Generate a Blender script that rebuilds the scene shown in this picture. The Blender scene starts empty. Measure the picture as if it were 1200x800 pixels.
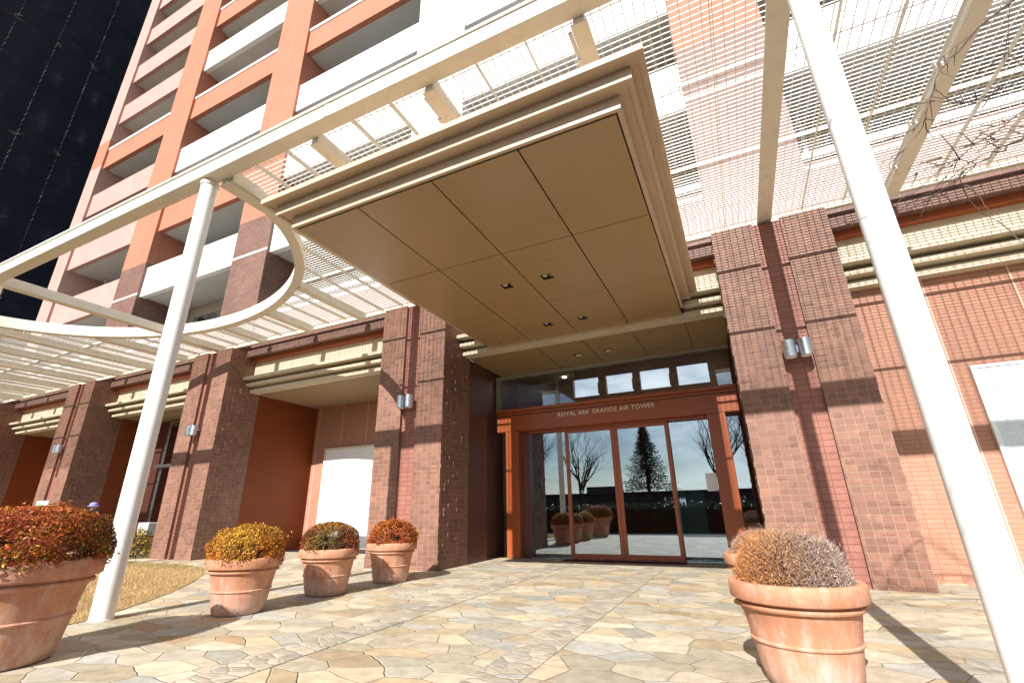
import bpy, bmesh, math, random
import numpy as np
from mathutils import Vector, Matrix

R = math.radians
sc = bpy.context.scene
col = sc.collection
rng = np.random.default_rng(7)
random.seed(7)

# ------------------------------------------------------------------ camera
YAW, PITCH, ROLL = R(-25.11), R(20.04), R(-1.07)
fwd0 = Vector((math.sin(YAW), math.cos(YAW), 0)); rt0 = Vector((math.cos(YAW), -math.sin(YAW), 0)); up0 = Vector((0, 0, 1))
fw = math.cos(PITCH) * fwd0 + math.sin(PITCH) * up0
u_ = -math.sin(PITCH) * fwd0 + math.cos(PITCH) * up0
rt = math.cos(ROLL) * rt0 + math.sin(ROLL) * u_
up = -math.sin(ROLL) * rt0 + math.cos(ROLL) * u_
cd = bpy.data.cameras.new("camera"); cam = bpy.data.objects.new("camera", cd); col.objects.link(cam)
cd.sensor_width = 36.0; cd.lens = 540.3 / 1200 * 36; cd.clip_start = 0.05; cd.clip_end = 2000
m = Matrix((rt, up, -fw)).transposed().to_4x4(); m.translation = Vector((0, 0, 1.0)); cam.matrix_world = m
sc.camera = cam

# ------------------------------------------------------------------ light
SUN_EL, SUN_AZ = R(35.0), R(-0.3)         # sun stands behind the camera (-Y)
w = bpy.data.worlds.new("World"); sc.world = w; w.use_nodes = True
nt = w.node_tree; bg = nt.nodes["Background"]
sky = nt.nodes.new("ShaderNodeTexSky"); sky.sky_type = 'NISHITA'; sky.sun_disc = False
sky.sun_elevation = SUN_EL; sky.sun_rotation = math.pi + SUN_AZ
sky.air_density = 1.0; sky.dust_density = 0.4; sky.ozone_density = 1.0
bg.inputs[1].default_value = 0.06
tc = nt.nodes.new("ShaderNodeTexCoord"); mpw = nt.nodes.new("ShaderNodeMapping"); mpw.inputs["Scale"].default_value = (1.6, 1.6, 5.0)
nzw = nt.nodes.new("ShaderNodeTexNoise"); nzw.inputs["Scale"].default_value = 2.2; nzw.inputs["Detail"].default_value = 7.0; nzw.inputs["Roughness"].default_value = 0.6
rpw = nt.nodes.new("ShaderNodeValToRGB"); rpw.color_ramp.elements[0].position = 0.40; rpw.color_ramp.elements[1].position = 0.70
rpw.color_ramp.elements[1].color = (0.75, 0.75, 0.75, 1)
mxw = nt.nodes.new("ShaderNodeMix"); mxw.data_type = 'RGBA'; dtw = nt.nodes.new("ShaderNodeVectorMath"); dtw.operation = 'DOT_PRODUCT'; dtw.inputs[1].default_value = (0.0, -math.cos(SUN_EL), math.sin(SUN_EL))
pww = nt.nodes.new("ShaderNodeMath"); pww.operation = 'POWER'; pww.use_clamp = True; pww.inputs[1].default_value = 4.0
nt.links.new(tc.outputs["Generated"], dtw.inputs[0]); nt.links.new(dtw.outputs["Value"], pww.inputs[0])
clw = nt.nodes.new("ShaderNodeMix"); clw.data_type = 'RGBA'; clw.inputs[6].default_value = (10.5, 11.3, 12.0, 1); clw.inputs[7].default_value = (30, 31, 32, 1)
nt.links.new(pww.outputs[0], clw.inputs[0]); nt.links.new(clw.outputs[2], mxw.inputs[7])        # thin cloud, brighter towards the sun
nt.links.new(tc.outputs["Generated"], mpw.inputs[0]); nt.links.new(mpw.outputs[0], nzw.inputs["Vector"]); nt.links.new(nzw.outputs[0], rpw.inputs[0])
nt.links.new(rpw.outputs[0], mxw.inputs[0]); nt.links.new(sky.outputs[0], mxw.inputs[6]); nt.links.new(mxw.outputs[2], bg.inputs[0])
sd = bpy.data.lights.new("sun", 'SUN'); sd.energy = 5.0; sd.angle = R(0.5); sd.color = (1.0, 0.97, 0.935)
so = bpy.data.objects.new("sun", sd); col.objects.link(so)
sdir = Vector((math.sin(SUN_AZ) * math.cos(SUN_EL), math.cos(SUN_AZ) * math.cos(SUN_EL), -math.sin(SUN_EL)))   # travel direction
so.rotation_euler = sdir.to_track_quat('-Z', 'Y').to_euler()
so.location = (0, -20, 30)
sc.view_settings.view_transform = 'Standard'
try: sc.view_settings.look = 'None'
except Exception: pass
sc.view_settings.exposure = 0.84; sc.view_settings.gamma = 1.0
sc.cycles.max_bounces = 8; sc.cycles.transparent_max_bounces = 24

# ------------------------------------------------------------------ materials
def rgb(c): return (c[0], c[1], c[2], 1.0)
class NT:
    def __init__(s, name):
        s.m = bpy.data.materials.new(name); s.m.use_nodes = True; s.t = s.m.node_tree
        s.b = s.t.nodes["Principled BSDF"]; s.out = s.t.nodes["Material Output"]
    def n(s, typ, **kw):
        x = s.t.nodes.new("ShaderNode" + typ)
        for k, v in kw.items(): setattr(x, k, v)
        return x
    def l(s, a, b): s.t.links.new(a, b)
    def math(s, op, a, b=None, c=None, clamp=False):
        x = s.n("Math", operation=op, use_clamp=clamp)
        for i, v in enumerate((a, b, c)):
            if v is None: continue
            if isinstance(v, (int, float)): x.inputs[i].default_value = v
            else: s.l(v, x.inputs[i])
        return x.outputs[0]
    def mix(s, f, a, b, blend='MIX'):
        x = s.n("Mix", data_type='RGBA', blend_type=blend)
        for i, v in ((0, f), (6, a), (7, b)):
            if isinstance(v, (int, float)): x.inputs[i].default_value = v
            elif isinstance(v, tuple): x.inputs[i].default_value = rgb(v)
            else: s.l(v, x.inputs[i])
        return x.outputs[2]
    def pos(s): return s.n("NewGeometry").outputs["Position"]
    def noise(s, vec, scale, detail=3.0, rough=0.55):
        x = s.n("TexNoise"); x.inputs["Scale"].default_value = scale; x.inputs["Detail"].default_value = detail
        x.inputs["Roughness"].default_value = rough; s.l(vec, x.inputs["Vector"]); return x
    def ramp(s, f, stops, interp='LINEAR'):
        x = s.n("ValToRGB"); cr = x.color_ramp; cr.interpolation = interp
        while len(cr.elements) < len(stops): cr.elements.new(0.5)
        for e, (p, c) in zip(cr.elements, stops):
            e.position = p; e.color = rgb(c) if isinstance(c, tuple) else (c, c, c, 1)
        s.l(f, x.inputs[0]); return x.outputs[0]
    def bump(s, h, strength, dist):
        x = s.n("Bump"); x.inputs["Strength"].default_value = strength; x.inputs["Distance"].default_value = dist
        s.l(h, x.inputs["Height"]); s.l(x.outputs[0], s.b.inputs["Normal"]); return x

def paint(name, c, rough=0.5, var=0.08, spec=0.4, metal=0.0, grime=0.0, streak=0.0, bump=0.08):
    t = NT(name); p = t.pos(); n1 = t.noise(p, 1.3, 5)
    f = t.ramp(n1.outputs[0], [(0.3, 1 - var), (0.7, 1 + 0.0)])
    colr = t.mix(1.0, c, f, 'MULTIPLY')
    n2 = t.noise(p, 22.0, 3); f2 = t.ramp(n2.outputs[0], [(0.3, 1 - var * 0.5), (0.7, 1.0)])
    colr = t.mix(1.0, colr, f2, 'MULTIPLY')
    if streak > 0:
        mp = t.n("Mapping"); mp.inputs["Scale"].default_value = (6, 6, 0.35); t.l(p, mp.inputs[0])
        n3 = t.noise(mp.outputs[0], 1.0, 4); g = t.ramp(n3.outputs[0], [(0.48, 1.0), (0.75, 1 - streak)])
        colr = t.mix(1.0, colr, g, 'MULTIPLY')
    t.l(colr, t.b.inputs["Base Color"])
    rr = t.ramp(n2.outputs[0], [(0.3, max(0.05, rough - 0.08)), (0.7, min(1, rough + 0.08))])
    t.l(rr, t.b.inputs["Roughness"])
    t.b.inputs["Specular IOR Level"].default_value = spec; t.b.inputs["Metallic"].default_value = metal
    if bump > 0: t.bump(n2.outputs[0], bump, 0.01)
    return t.m

def wall_uv(t):
    g = t.n("NewGeometry"); sp = t.n("SeparateXYZ"); t.l(g.outputs["Position"], sp.inputs[0])
    sn = t.n("SeparateXYZ"); t.l(g.outputs["True Normal"], sn.inputs[0])
    side = t.math('GREATER_THAN', t.math('ABSOLUTE', sn.outputs[0]), 0.5)
    mx = t.n("Mix"); t.l(side, mx.inputs[0]); t.l(sp.outputs[0], mx.inputs[2]); t.l(sp.outputs[1], mx.inputs[3])
    cb = t.n("CombineXYZ"); t.l(mx.outputs[0], cb.inputs[0]); t.l(sp.outputs[2], cb.inputs[1])
    return cb.outputs[0], g.outputs["Position"]

def tiles(name, c1, c2, mortar, bw, bh, ms, offset=0.0, bump=0.5, rough=0.55, var=0.25, spec=0.35, panel=None):
    t = NT(name); uv, p = wall_uv(t)
    mp = t.n("Mapping"); mp.inputs["Location"].default_value = (0.013, 0.021, 0); t.l(uv, mp.inputs[0])
    b = t.n("TexBrick"); b.offset = offset; b.squash = 1.0
    b.inputs["Color1"].default_value = rgb(c1); b.inputs["Color2"].default_value = rgb(c2); b.inputs["Mortar"].default_value = rgb(mortar)
    b.inputs["Scale"].default_value = 1.0; b.inputs["Mortar Size"].default_value = ms; b.inputs["Mortar Smooth"].default_value = 0.15
    b.inputs["Bias"].default_value = 0.0; b.inputs["Brick Width"].default_value = bw; b.inputs["Row Height"].default_value = bh
    t.l(mp.outputs[0], b.inputs["Vector"])
    n1 = t.noise(p, 0.9, 6, 0.65); f = t.ramp(n1.outputs[0], [(0.3, 1 - var), (0.68, 1.0)])
    c = t.mix(1.0, b.outputs[0], f, 'MULTIPLY')
    n2 = t.noise(p, 38, 2); f2 = t.ramp(n2.outputs[0], [(0.3, 0.82), (0.7, 1.0)])
    c = t.mix(1.0, c, f2, 'MULTIPLY')
    # pale bloom on a few tiles
    n3 = t.noise(p, 5.5, 4, 0.7); f3 = t.ramp(n3.outputs[0], [(0.60, 0.0), (0.78, 0.35)])
    c = t.mix(f3, c, tuple(min(1, x * 1.6 + 0.05) for x in c1))
    h = t.math('SUBTRACT', 1.0, b.outputs[1])
    if panel:       # wide expansion joints, pale
        sx = t.n("SeparateXYZ"); t.l(uv, sx.inputs[0])
        fr = t.math('FRACT', t.math('DIVIDE', sx.outputs[0], panel)); ln = t.math('LESS_THAN', fr, 0.02 / panel)
        c = t.mix(ln, c, tuple(min(1, x * 1.25 + 0.12) for x in c1))
    t.l(c, t.b.inputs["Base Color"])
    rr = t.ramp(n2.outputs[0], [(0.3, rough - 0.1), (0.7, rough + 0.15)]); t.l(rr, t.b.inputs["Roughness"])
    t.b.inputs["Specular IOR Level"].default_value = spec
    hh = t.math('ADD', t.math('MULTIPLY', h, 1.0), t.math('MULTIPLY', n2.outputs[0], 0.35))
    t.bump(hh, bump, 0.012)
    return t.m

def stone_mat(name, scale, warp, stops, joint, jw, contrast=1.0, grainy=0.2, bump=0.7):
    t = NT(name); p = t.pos()
    nz = t.noise(p, 1.6, 3); vm = t.n("VectorMath", operation='SUBTRACT'); t.l(nz.outputs[1], vm.inputs[0]); vm.inputs[1].default_value = (0.5, 0.5, 0.5)
    vs = t.n("VectorMath", operation='SCALE'); t.l(vm.outputs[0], vs.inputs[0]); vs.inputs["Scale"].default_value = warp
    va = t.n("VectorMath", operation='ADD'); t.l(p, va.inputs[0]); t.l(vs.outputs[0], va.inputs[1])
    mp = t.n("Mapping"); mp.inputs["Scale"].default_value = (0.72, 1.22, 1); mp.inputs["Rotation"].default_value = (0, 0, 0.35); t.l(va.outputs[0], mp.inputs[0])
    v1 = t.n("TexVoronoi", voronoi_dimensions='2D', feature='F1'); v1.inputs["Scale"].default_value = scale; t.l(mp.outputs[0], v1.inputs["Vector"])
    v2 = t.n("TexVoronoi", voronoi_dimensions='2D', feature='DISTANCE_TO_EDGE'); v2.inputs["Scale"].default_value = scale; t.l(mp.outputs[0], v2.inputs["Vector"])
    sp = t.n("SeparateColor"); t.l(v1.outputs["Color"], sp.inputs[0])
    c = t.ramp(sp.outputs[0], stops, 'CONSTANT')
    br = t.ramp(sp.outputs[1], [(0.0, 0.72), (1.0, 1.12)]); c = t.mix(1.0, c, br, 'MULTIPLY')
    n2 = t.noise(p, 9, 5, 0.65); f2 = t.ramp(n2.outputs[0], [(0.28, 1 - grainy * 1.4), (0.7, 1.06)]); c = t.mix(1.0, c, f2, 'MULTIPLY')
    n4 = t.noise(p, 0.6, 3); f4 = t.ramp(n4.outputs[0], [(0.3, 0.80), (0.7, 1.05)]); c = t.mix(1.0, c, f4, 'MULTIPLY')
    n3 = t.noise(p, 14, 3); jn = t.math('MULTIPLY', t.math('ADD', n3.outputs[0], 0.35), jw)
    j = t.math('LESS_THAN', v2.outputs["Distance"], jn)
    jf = t.math('MULTIPLY', j, contrast)
    c = t.mix(jf, c, joint)
    t.l(c, t.b.inputs["Base Color"]); t.b.inputs["Roughness"].default_value = 0.75; t.b.inputs["Specular IOR Level"].default_value = 0.3
    e = t.ramp(v2.outputs["Distance"], [(0.0, 0.0), (min(0.9, jw * 2.2), 1.0)])
    hh = t.math('ADD', e, t.math('ADD', t.math('MULTIPLY', n2.outputs[0], 0.5), t.math('MULTIPLY', sp.outputs[2], 0.5)))
    t.bump(hh, bump, 0.014)
    return t.m

def attr_mat(name, rough=0.6, trans=0.0, spec=0.3):
    t = NT(name); a = t.n("Attribute"); a.attribute_name = "Col"; t.l(a.outputs[0], t.b.inputs["Base Color"])
    t.b.inputs["Roughness"].default_value = rough; t.b.inputs["Specular IOR Level"].default_value = spec
    if trans > 0:
        tr = t.n("BsdfTranslucent"); t.l(a.outputs[0], tr.inputs[0]); mx = t.n("MixShader"); mx.inputs[0].default_value = trans
        t.l(t.b.outputs[0], mx.inputs[1]); t.l(tr.outputs[0], mx.inputs[2]); t.l(mx.outputs[0], t.out.inputs[0])
    return t.m

def glass_mat(name, refl, tint, ripple=0.0):
    t = NT(name); t.t.nodes.remove(t.b)
    g = t.n("BsdfGlossy"); g.inputs["Roughness"].default_value = 0.0; g.inputs["Color"].default_value = (0.66, 0.76, 0.84, 1)
    tr = t.n("BsdfTransparent"); tr.inputs["Color"].default_value = rgb(tint)
    mx = t.n("MixShader")
    lw = t.n("LayerWeight"); lw.inputs["Blend"].default_value = 0.35
    f = t.math('ADD', t.math('MULTIPLY', lw.outputs["Fresnel"], 0.6), refl, clamp=True); t.l(f, mx.inputs[0])
    t.l(tr.outputs[0], mx.inputs[1]); t.l(g.outputs[0], mx.inputs[2]); t.l(mx.outputs[0], t.out.inputs[0])
    if ripple > 0:
        n = t.noise(t.pos(), 1.2, 1); bp = t.n("Bump"); bp.inputs["Strength"].default_value = ripple; bp.inputs["Distance"].default_value = 0.02
        t.l(n.outputs[0], bp.inputs["Height"]); t.l(bp.outputs[0], g.inputs["Normal"])
    return t.m

M = {}
M['pillar'] = tiles('pillar tile', (0.325, 0.158, 0.103), (0.225, 0.107, 0.073), (0.345, 0.23, 0.17), 0.118, 0.088, 0.005, 0.0, 0.6, var=0.3)
M['groove'] = tiles('red groove tile', (0.37, 0.155, 0.11), (0.32, 0.128, 0.092), (0.22, 0.09, 0.06), 0.16, 0.088, 0.006, 0.0, 0.5, var=0.2)
M['brown'] = tiles('brown facade tile', (0.225, 0.118, 0.088), (0.175, 0.09, 0.068), (0.29, 0.19, 0.15), 0.2, 0.1, 0.007, 0.5, 0.5)
M['pinktile'] = tiles('pink wall tile', (0.50, 0.250, 0.165), (0.465, 0.230, 0.15), (0.36, 0.17, 0.11), 0.2, 0.062, 0.006, 0.0, 0.35, var=0.12, panel=1.0)
M['orange'] = paint('orange render', (0.475, 0.19, 0.118), 0.75, 0.10, 0.2, streak=0.10)
M['pink'] = paint('pink render', (0.50, 0.305, 0.262), 0.75, 0.08, 0.2, streak=0.12)
M['white'] = paint('white render', (0.80, 0.815, 0.82), 0.7, 0.05, 0.2, streak=0.08)
M['soffit_grey'] = paint('grey balcony soffit', (0.58, 0.58, 0.55), 0.85, 0.10, 0.15)
M['beige'] = paint('beige rear wall', (0.50, 0.42, 0.31), 0.8, 0.10, 0.2)
M['cream'] = paint('cream painted steel', (0.80, 0.745, 0.61), 0.42, 0.06, 0.4, streak=0.10)
M['grate'] = paint('white grating steel', (0.84, 0.82, 0.76), 0.45, 0.04, 0.4)
M['pole'] = paint('white painted steel', (0.83, 0.82, 0.79), 0.38, 0.05, 0.45, streak=0.07)
M['cornice'] = paint('cream cornice', (0.66, 0.57, 0.42), 0.7, 0.08, 0.25, streak=0.15)
M['bay_soffit'] = paint('beige bay soffit', (0.36, 0.26, 0.14), 0.6, 0.10, 0.3)
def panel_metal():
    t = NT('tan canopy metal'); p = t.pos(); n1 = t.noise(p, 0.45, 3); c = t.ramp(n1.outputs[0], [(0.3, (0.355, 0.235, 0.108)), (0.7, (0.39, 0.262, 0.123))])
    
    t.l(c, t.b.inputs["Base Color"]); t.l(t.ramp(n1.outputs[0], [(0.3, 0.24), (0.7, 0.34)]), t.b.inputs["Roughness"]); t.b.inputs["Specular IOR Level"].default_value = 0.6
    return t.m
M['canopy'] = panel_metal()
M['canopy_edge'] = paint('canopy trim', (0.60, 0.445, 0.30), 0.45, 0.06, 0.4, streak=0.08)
M['joint'] = paint('dark joint', (0.025, 0.016, 0.009), 0.8, 0.1, 0.2)
M['dark'] = paint('dark recess', (0.02, 0.018, 0.016), 0.7, 0.1, 0.3)
M['rust'] = paint('red brown metal', (0.34, 0.078, 0.018), 0.36, 0.08, 0.5)
M['rust_wall'] = paint('orange brown wall', (0.22, 0.050, 0.010), 0.65, 0.15, 0.3)
M['brown_panel'] = paint('brown stone panel', (0.12, 0.046, 0.032), 0.4, 0.15, 0.45)
M['white_panel'] = paint('white shutter panel', (0.80, 0.84, 0.85), 0.4, 0.03, 0.4)
M['blue_panel'] = tiles('pale wall panel', (0.66, 0.75, 0.78), (0.64, 0.74, 0.77), (0.72, 0.79, 0.80), 0.62, 0.62, 0.01, 0.0, 0.1, 0.35, var=0.04)
M['steel'] = paint('brushed steel', (0.62, 0.64, 0.66), 0.28, 0.06, 0.6, metal=0.9)
M['letters'] = paint('champagne metal letters', (0.80, 0.68, 0.48), 0.35, 0.05, 0.5, metal=0.4)
M['lobby'] = paint('lobby wall', (0.16, 0.11, 0.075), 0.6, 0.15, 0.3)
M['lobby_ceil'] = paint('lobby ceiling', (0.36, 0.34, 0.26), 0.8, 0.08, 0.2)
M['lobby_floor'] = paint('lobby floor', (0.20, 0.16, 0.12), 0.15, 0.15, 0.6)
M['teal'] = paint('teal frosted glass', (0.50, 0.78, 0.70), 0.25, 0.05, 0.5)
M['paper'] = paint('paper', (0.8, 0.79, 0.80), 0.8, 0.04, 0.1)
M['mat'] = paint('maroon mat', (0.13, 0.03, 0.03), 0.95, 0.3, 0.1)
M['glass'] = glass_mat('door glass', 0.35, (0.62, 0.68, 0.68))
M['transom'] = glass_mat('transom glass', 0.10, (0.97, 0.98, 0.97))
M['window'] = glass_mat('window glass', 0.55, (0.25, 0.28, 0.28), 0.15)
M['lamp_shell'] = paint('pale lamp reflector', (0.8, 0.75, 0.62), 0.4, 0.03, 0.5)
M['soil'] = paint('soil', (0.06, 0.04, 0.028), 0.95, 0.4, 0.1)
M['bark'] = paint('bark', (0.10, 0.075, 0.058), 0.9, 0.35, 0.15)
M['twig'] = paint('grey twig', (0.15, 0.105, 0.085), 0.85, 0.3, 0.2)
M['leaf'] = attr_mat('shrub leaf', 0.5, 0.25, 0.35)
M['dry'] = attr_mat('dry twig leaf', 0.75, 0.1, 0.2)
M['grass'] = attr_mat('dry grass', 0.8, 0.2, 0.1)
M['asphalt'] = paint('asphalt', (0.045, 0.045, 0.047), 0.9, 0.25, 0.2)
M['slate'] = paint('slate roof block', (0.05, 0.055, 0.065), 0.7, 0.2, 0.3)
M['lawnsoil'] = paint('lawn thatch', (0.40, 0.27, 0.13), 0.95, 0.35, 0.05)
M['lavender'] = paint('lavender cloth', (0.30, 0.30, 0.58), 0.9, 0.1, 0.1)
M['navy'] = paint('dark cloth', (0.025, 0.03, 0.05), 0.9, 0.2, 0.1)
M['skin'] = paint('skin', (0.48, 0.28, 0.19), 0.55, 0.05, 0.35)
M['green'] = paint('green sign', (0.12, 0.35, 0.10), 0.5, 0.05, 0.4)
M['stone'] = stone_mat('crazy paving', 3.7, 0.15,
    [(0.0, (0.58, 0.48, 0.32)), (0.17, (0.59, 0.505, 0.37)), (0.34, (0.55, 0.44, 0.28)), (0.44, (0.49, 0.45, 0.36)), (0.53, (0.58, 0.49, 0.35)),
     (0.66, (0.55, 0.42, 0.26)), (0.72, (0.59, 0.515, 0.375)), (0.84, (0.49, 0.465, 0.39)), (0.91, (0.53, 0.47, 0.37)), (0.97, (0.54, 0.37, 0.21))],
    (0.37, 0.305, 0.225), 0.013, 0.8, 0.22)
M['cobble'] = stone_mat('small cobbles', 9.5, 0.05, [(0.0, (0.53, 0.45, 0.34)), (0.35, (0.47, 0.40, 0.31)), (0.6, (0.54, 0.45, 0.35)), (0.85, (0.43, 0.39, 0.33))],
    (0.40, 0.33, 0.25), 0.075, 0.75, 0.2, 0.4)

def terracotta():
    t = NT('terracotta'); p = t.pos(); tc = t.n("TexCoord"); ob = tc.outputs["Object"]
    sp = t.n("SeparateXYZ"); t.l(ob, sp.inputs[0])
    n1 = t.noise(p, 3.0, 6, 0.6); c = t.ramp(n1.outputs[0], [(0.3, (0.40, 0.165, 0.09)), (0.55, (0.52, 0.24, 0.135)), (0.75, (0.58, 0.31, 0.19))])
    # lime bloom, streaky, mostly on the lower body
    mp = t.n("Mapping"); mp.inputs["Scale"].default_value = (5, 5, 1.6); t.l(p, mp.inputs[0])
    n2 = t.noise(mp.outputs[0], 2.4, 6, 0.7)
    low = t.ramp(sp.outputs[2], [(0.02, 0.22), (0.34, 0.0)])
    f = t.math('MULTIPLY', t.ramp(t.math('ADD', n2.outputs[0], low), [(0.50, 0.0), (0.82, 1.0)]), 0.65)
    c = t.mix(f, c, (0.62, 0.50, 0.44))
    n3 = t.noise(p, 45, 3); c = t.mix(1.0, c, t.ramp(n3.outputs[0], [(0.3, 0.86), (0.7, 1.0)]), 'MULTIPLY')
    t.l(c, t.b.inputs["Base Color"]); t.b.inputs["Roughness"].default_value = 0.72; t.b.inputs["Specular IOR Level"].default_value = 0.3
    t.bump(n3.outputs[0], 0.2, 0.004); return t.m
M['terracotta'] = terracotta()

def sheet_mat():
    t = NT('black scaffold sheet'); p = t.pos()
    n1 = t.noise(p, 0.5, 4); c = t.ramp(n1.outputs[0], [(0.3, (0.013, 0.017, 0.028)), (0.7, (0.021, 0.026, 0.037))])
    mp = t.n("Mapping"); mp.inputs["Scale"].default_value = (1, 0.25, 1.6); mp.inputs["Rotation"].default_value = (0.6, 0, 0); t.l(p, mp.inputs[0])
    n2 = t.noise(mp.outputs[0], 0.55, 6, 0.62)
    f = t.ramp(n2.outputs[0], [(0.50, 0.0), (0.85, 0.05)]); c = t.mix(f, c, (0.04, 0.046, 0.056))  # paler streaks put the sheen of the folds into the colour
    t.l(c, t.b.inputs["Base Color"]); t.b.inputs["Roughness"].default_value = 0.6; t.b.inputs["Specular IOR Level"].default_value = 0.12
    t.bump(n2.outputs[0], 0.7, 0.3); return t.m
M['sheet'] = sheet_mat()
def emit(name, c, s):
    t = NT(name); t.b.inputs["Emission Color"].default_value = rgb(c); t.b.inputs["Emission Strength"].default_value = s
    t.b.inputs["Base Color"].default_value = (0.8, 0.8, 0.8, 1); return t.m
M['lamp'] = emit('lit lobby downlight', (1.0, 0.86, 0.62), 45.0)

# ------------------------------------------------------------------ mesh builder
class MB:
    def __init__(s): s.v = []; s.f = []; s.c = None
    def box(s, x0, x1, y0, y1, z0, z1):
        b = len(s.v); s.v += [(x0, y0, z0), (x1, y0, z0), (x1, y1, z0), (x0, y1, z0), (x0, y0, z1), (x1, y0, z1), (x1, y1, z1), (x0, y1, z1)]
        s.f += [tuple(b + i for i in q) for q in ((0, 3, 2, 1), (4, 5, 6, 7), (0, 1, 5, 4), (1, 2, 6, 5), (2, 3, 7, 6), (3, 0, 4, 7))]; return s
    def quad(s, *p):
        b = len(s.v); s.v += list(p); s.f.append(tuple(range(b, b + len(p)))); return s
    def tube(s, pts, rad, n=10, cap=True):
        pts = [Vector(p) for p in pts]; rings = []
        if not isinstance(rad, (list, tuple)): rad = [rad] * len(pts)
        ref = None
        for i, p in enumerate(pts):
            d = (pts[min(i + 1, len(pts) - 1)] - pts[max(i - 1, 0)]).normalized()
            if ref is None: ref = Vector((0, 0, 1)) if abs(d.z) < 0.9 else Vector((1, 0, 0))
            a = d.cross(ref).normalized(); bb = a.cross(d).normalized(); ref = bb
            b0 = len(s.v); rings.append(b0)
            for k in range(n):
                t = 2 * math.pi * k / n; q = p + (a * math.cos(t) + bb * math.sin(t)) * rad[i]; s.v.append(tuple(q))
        for i in range(len(rings) - 1):
            for k in range(n):
                s.f.append((rings[i] + k, rings[i] + (k + 1) % n, rings[i + 1] + (k + 1) % n, rings[i + 1] + k))
        if cap:
            s.f.append(tuple(rings[0] + k for k in reversed(range(n)))); s.f.append(tuple(rings[-1] + k for k in range(n)))
        return s
    def lathe(s, prof, cx=0, cy=0, n=48):
        b0 = len(s.v)
        for r, z in prof:
            for k in range(n):
                t = 2 * math.pi * k / n; s.v.append((cx + r * math.cos(t), cy + r * math.sin(t), z))
        for i in range(len(prof) - 1):
            for k in range(n):
                a = b0 + i * n + k; c = b0 + i * n + (k + 1) % n
                s.f.append((a, c, c + n, a + n))
        s.f.append(tuple(b0 + k for k in reversed(range(n))))
        s.f.append(tuple(b0 + (len(prof) - 1) * n + k for k in range(n)))
        return s

def tag(o, label, cat, group=None, kind=None):
    if label: o['label'] = label
    if cat: o['category'] = cat
    if group: o['group'] = group
    if kind: o['kind'] = kind
    return o
ORG = {}
def thing(name, label, cat, loc=(0, 0, 0), group=None):
    o = bpy.data.objects.new(name, None); col.objects.link(o); o.location = loc; o.empty_display_size = 0.2
    ORG[o] = Vector(loc); return tag(o, label, cat, group)
def link_mesh(name, me, mat, parent=None, origin=None, smooth=False, bevel=0.0):
    if mat is not None: me.materials.append(M[mat] if isinstance(mat, str) else mat)
    o = bpy.data.objects.new(name, me); col.objects.link(o)
    if parent is not None: o.parent = parent; ORG[o] = ORG.get(parent, Vector())
    else: ORG[o] = Vector(origin or (0, 0, 0)); o.location = ORG[o]
    if smooth:
        me.shade_smooth()
        try:
            me.set_sharp_from_angle(angle=R(40))
        except Exception: pass
    if bevel > 0:
        bv = o.modifiers.new('bevel', 'BEVEL'); bv.width = bevel; bv.segments = 2; bv.limit_method = 'ANGLE'; bv.angle_limit = R(50)
    return o
def obj(name, mb, mat, parent=None, origin=None, smooth=False, bevel=0.0, local=False):
    """mesh given in world coordinates, stored relative to its thing's base"""
    og = Vector((0, 0, 0)) if local else (ORG.get(parent, Vector()) if parent is not None else Vector(origin or (0, 0, 0)))
    me = bpy.data.meshes.new(name)
    me.from_pydata([(x - og.x, y - og.y, z - og.z) for x, y, z in mb.v], [], mb.f); me.update()
    if mb.c is not None: set_col(me, mb.c)
    return link_mesh(name, me, mat, parent, origin, smooth, bevel)
def set_col(me, cols):
    a = me.attributes.new("Col", 'FLOAT_COLOR', 'FACE')
    arr = np.ones((len(me.polygons), 4), np.float32); arr[:, :3] = cols; a.data.foreach_set("color", arr.ravel())
def np_mesh(name, verts, nper, cols=None):
    """verts (N*nper,3): N polygons of nper corners"""
    n = len(verts) // nper; me = bpy.data.meshes.new(name)
    me.vertices.add(len(verts)); me.vertices.foreach_set("co", np.asarray(verts, np.float32).ravel())
    me.loops.add(n * nper); me.loops.foreach_set("vertex_index", np.arange(n * nper, dtype=np.int32))
    me.polygons.add(n); me.polygons.foreach_set("loop_start", np.arange(0, n * nper, nper, dtype=np.int32))
    me.polygons.foreach_set("loop_total", np.full(n, nper, np.int32)); me.update(calc_edges=True)
    if cols is not None: set_col(me, cols)
    return me

# ================================================================== SETTING: ground
mb = MB().quad((-300, -300, 0), (300, -300, 0), (300, 300, 0), (-300, 300, 0))
tag(obj('ground', mb, 'asphalt'), None, None, kind='structure')
mb = MB().quad((-32, 1.1, 0.004), (-2.6, 1.1, 0.004), (-1.9, 2.2, 0.004), (12, 2.2, 0.004), (12, 10.1, 0.004), (-32, 10.1, 0.004))
tag(obj('paving', mb, 'stone'), None, None, kind='structure')
for x in (-1.6, -3.32):
    mb = MB().quad((x - 0.17, 2.22, 0.008), (x + 0.17, 2.22, 0.008), (x + 0.17, 9.3, 0.008), (x - 0.17, 9.3, 0.008))
    tag(obj('cobble_strip', mb, 'cobble'), None, None, kind='structure')

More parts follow.
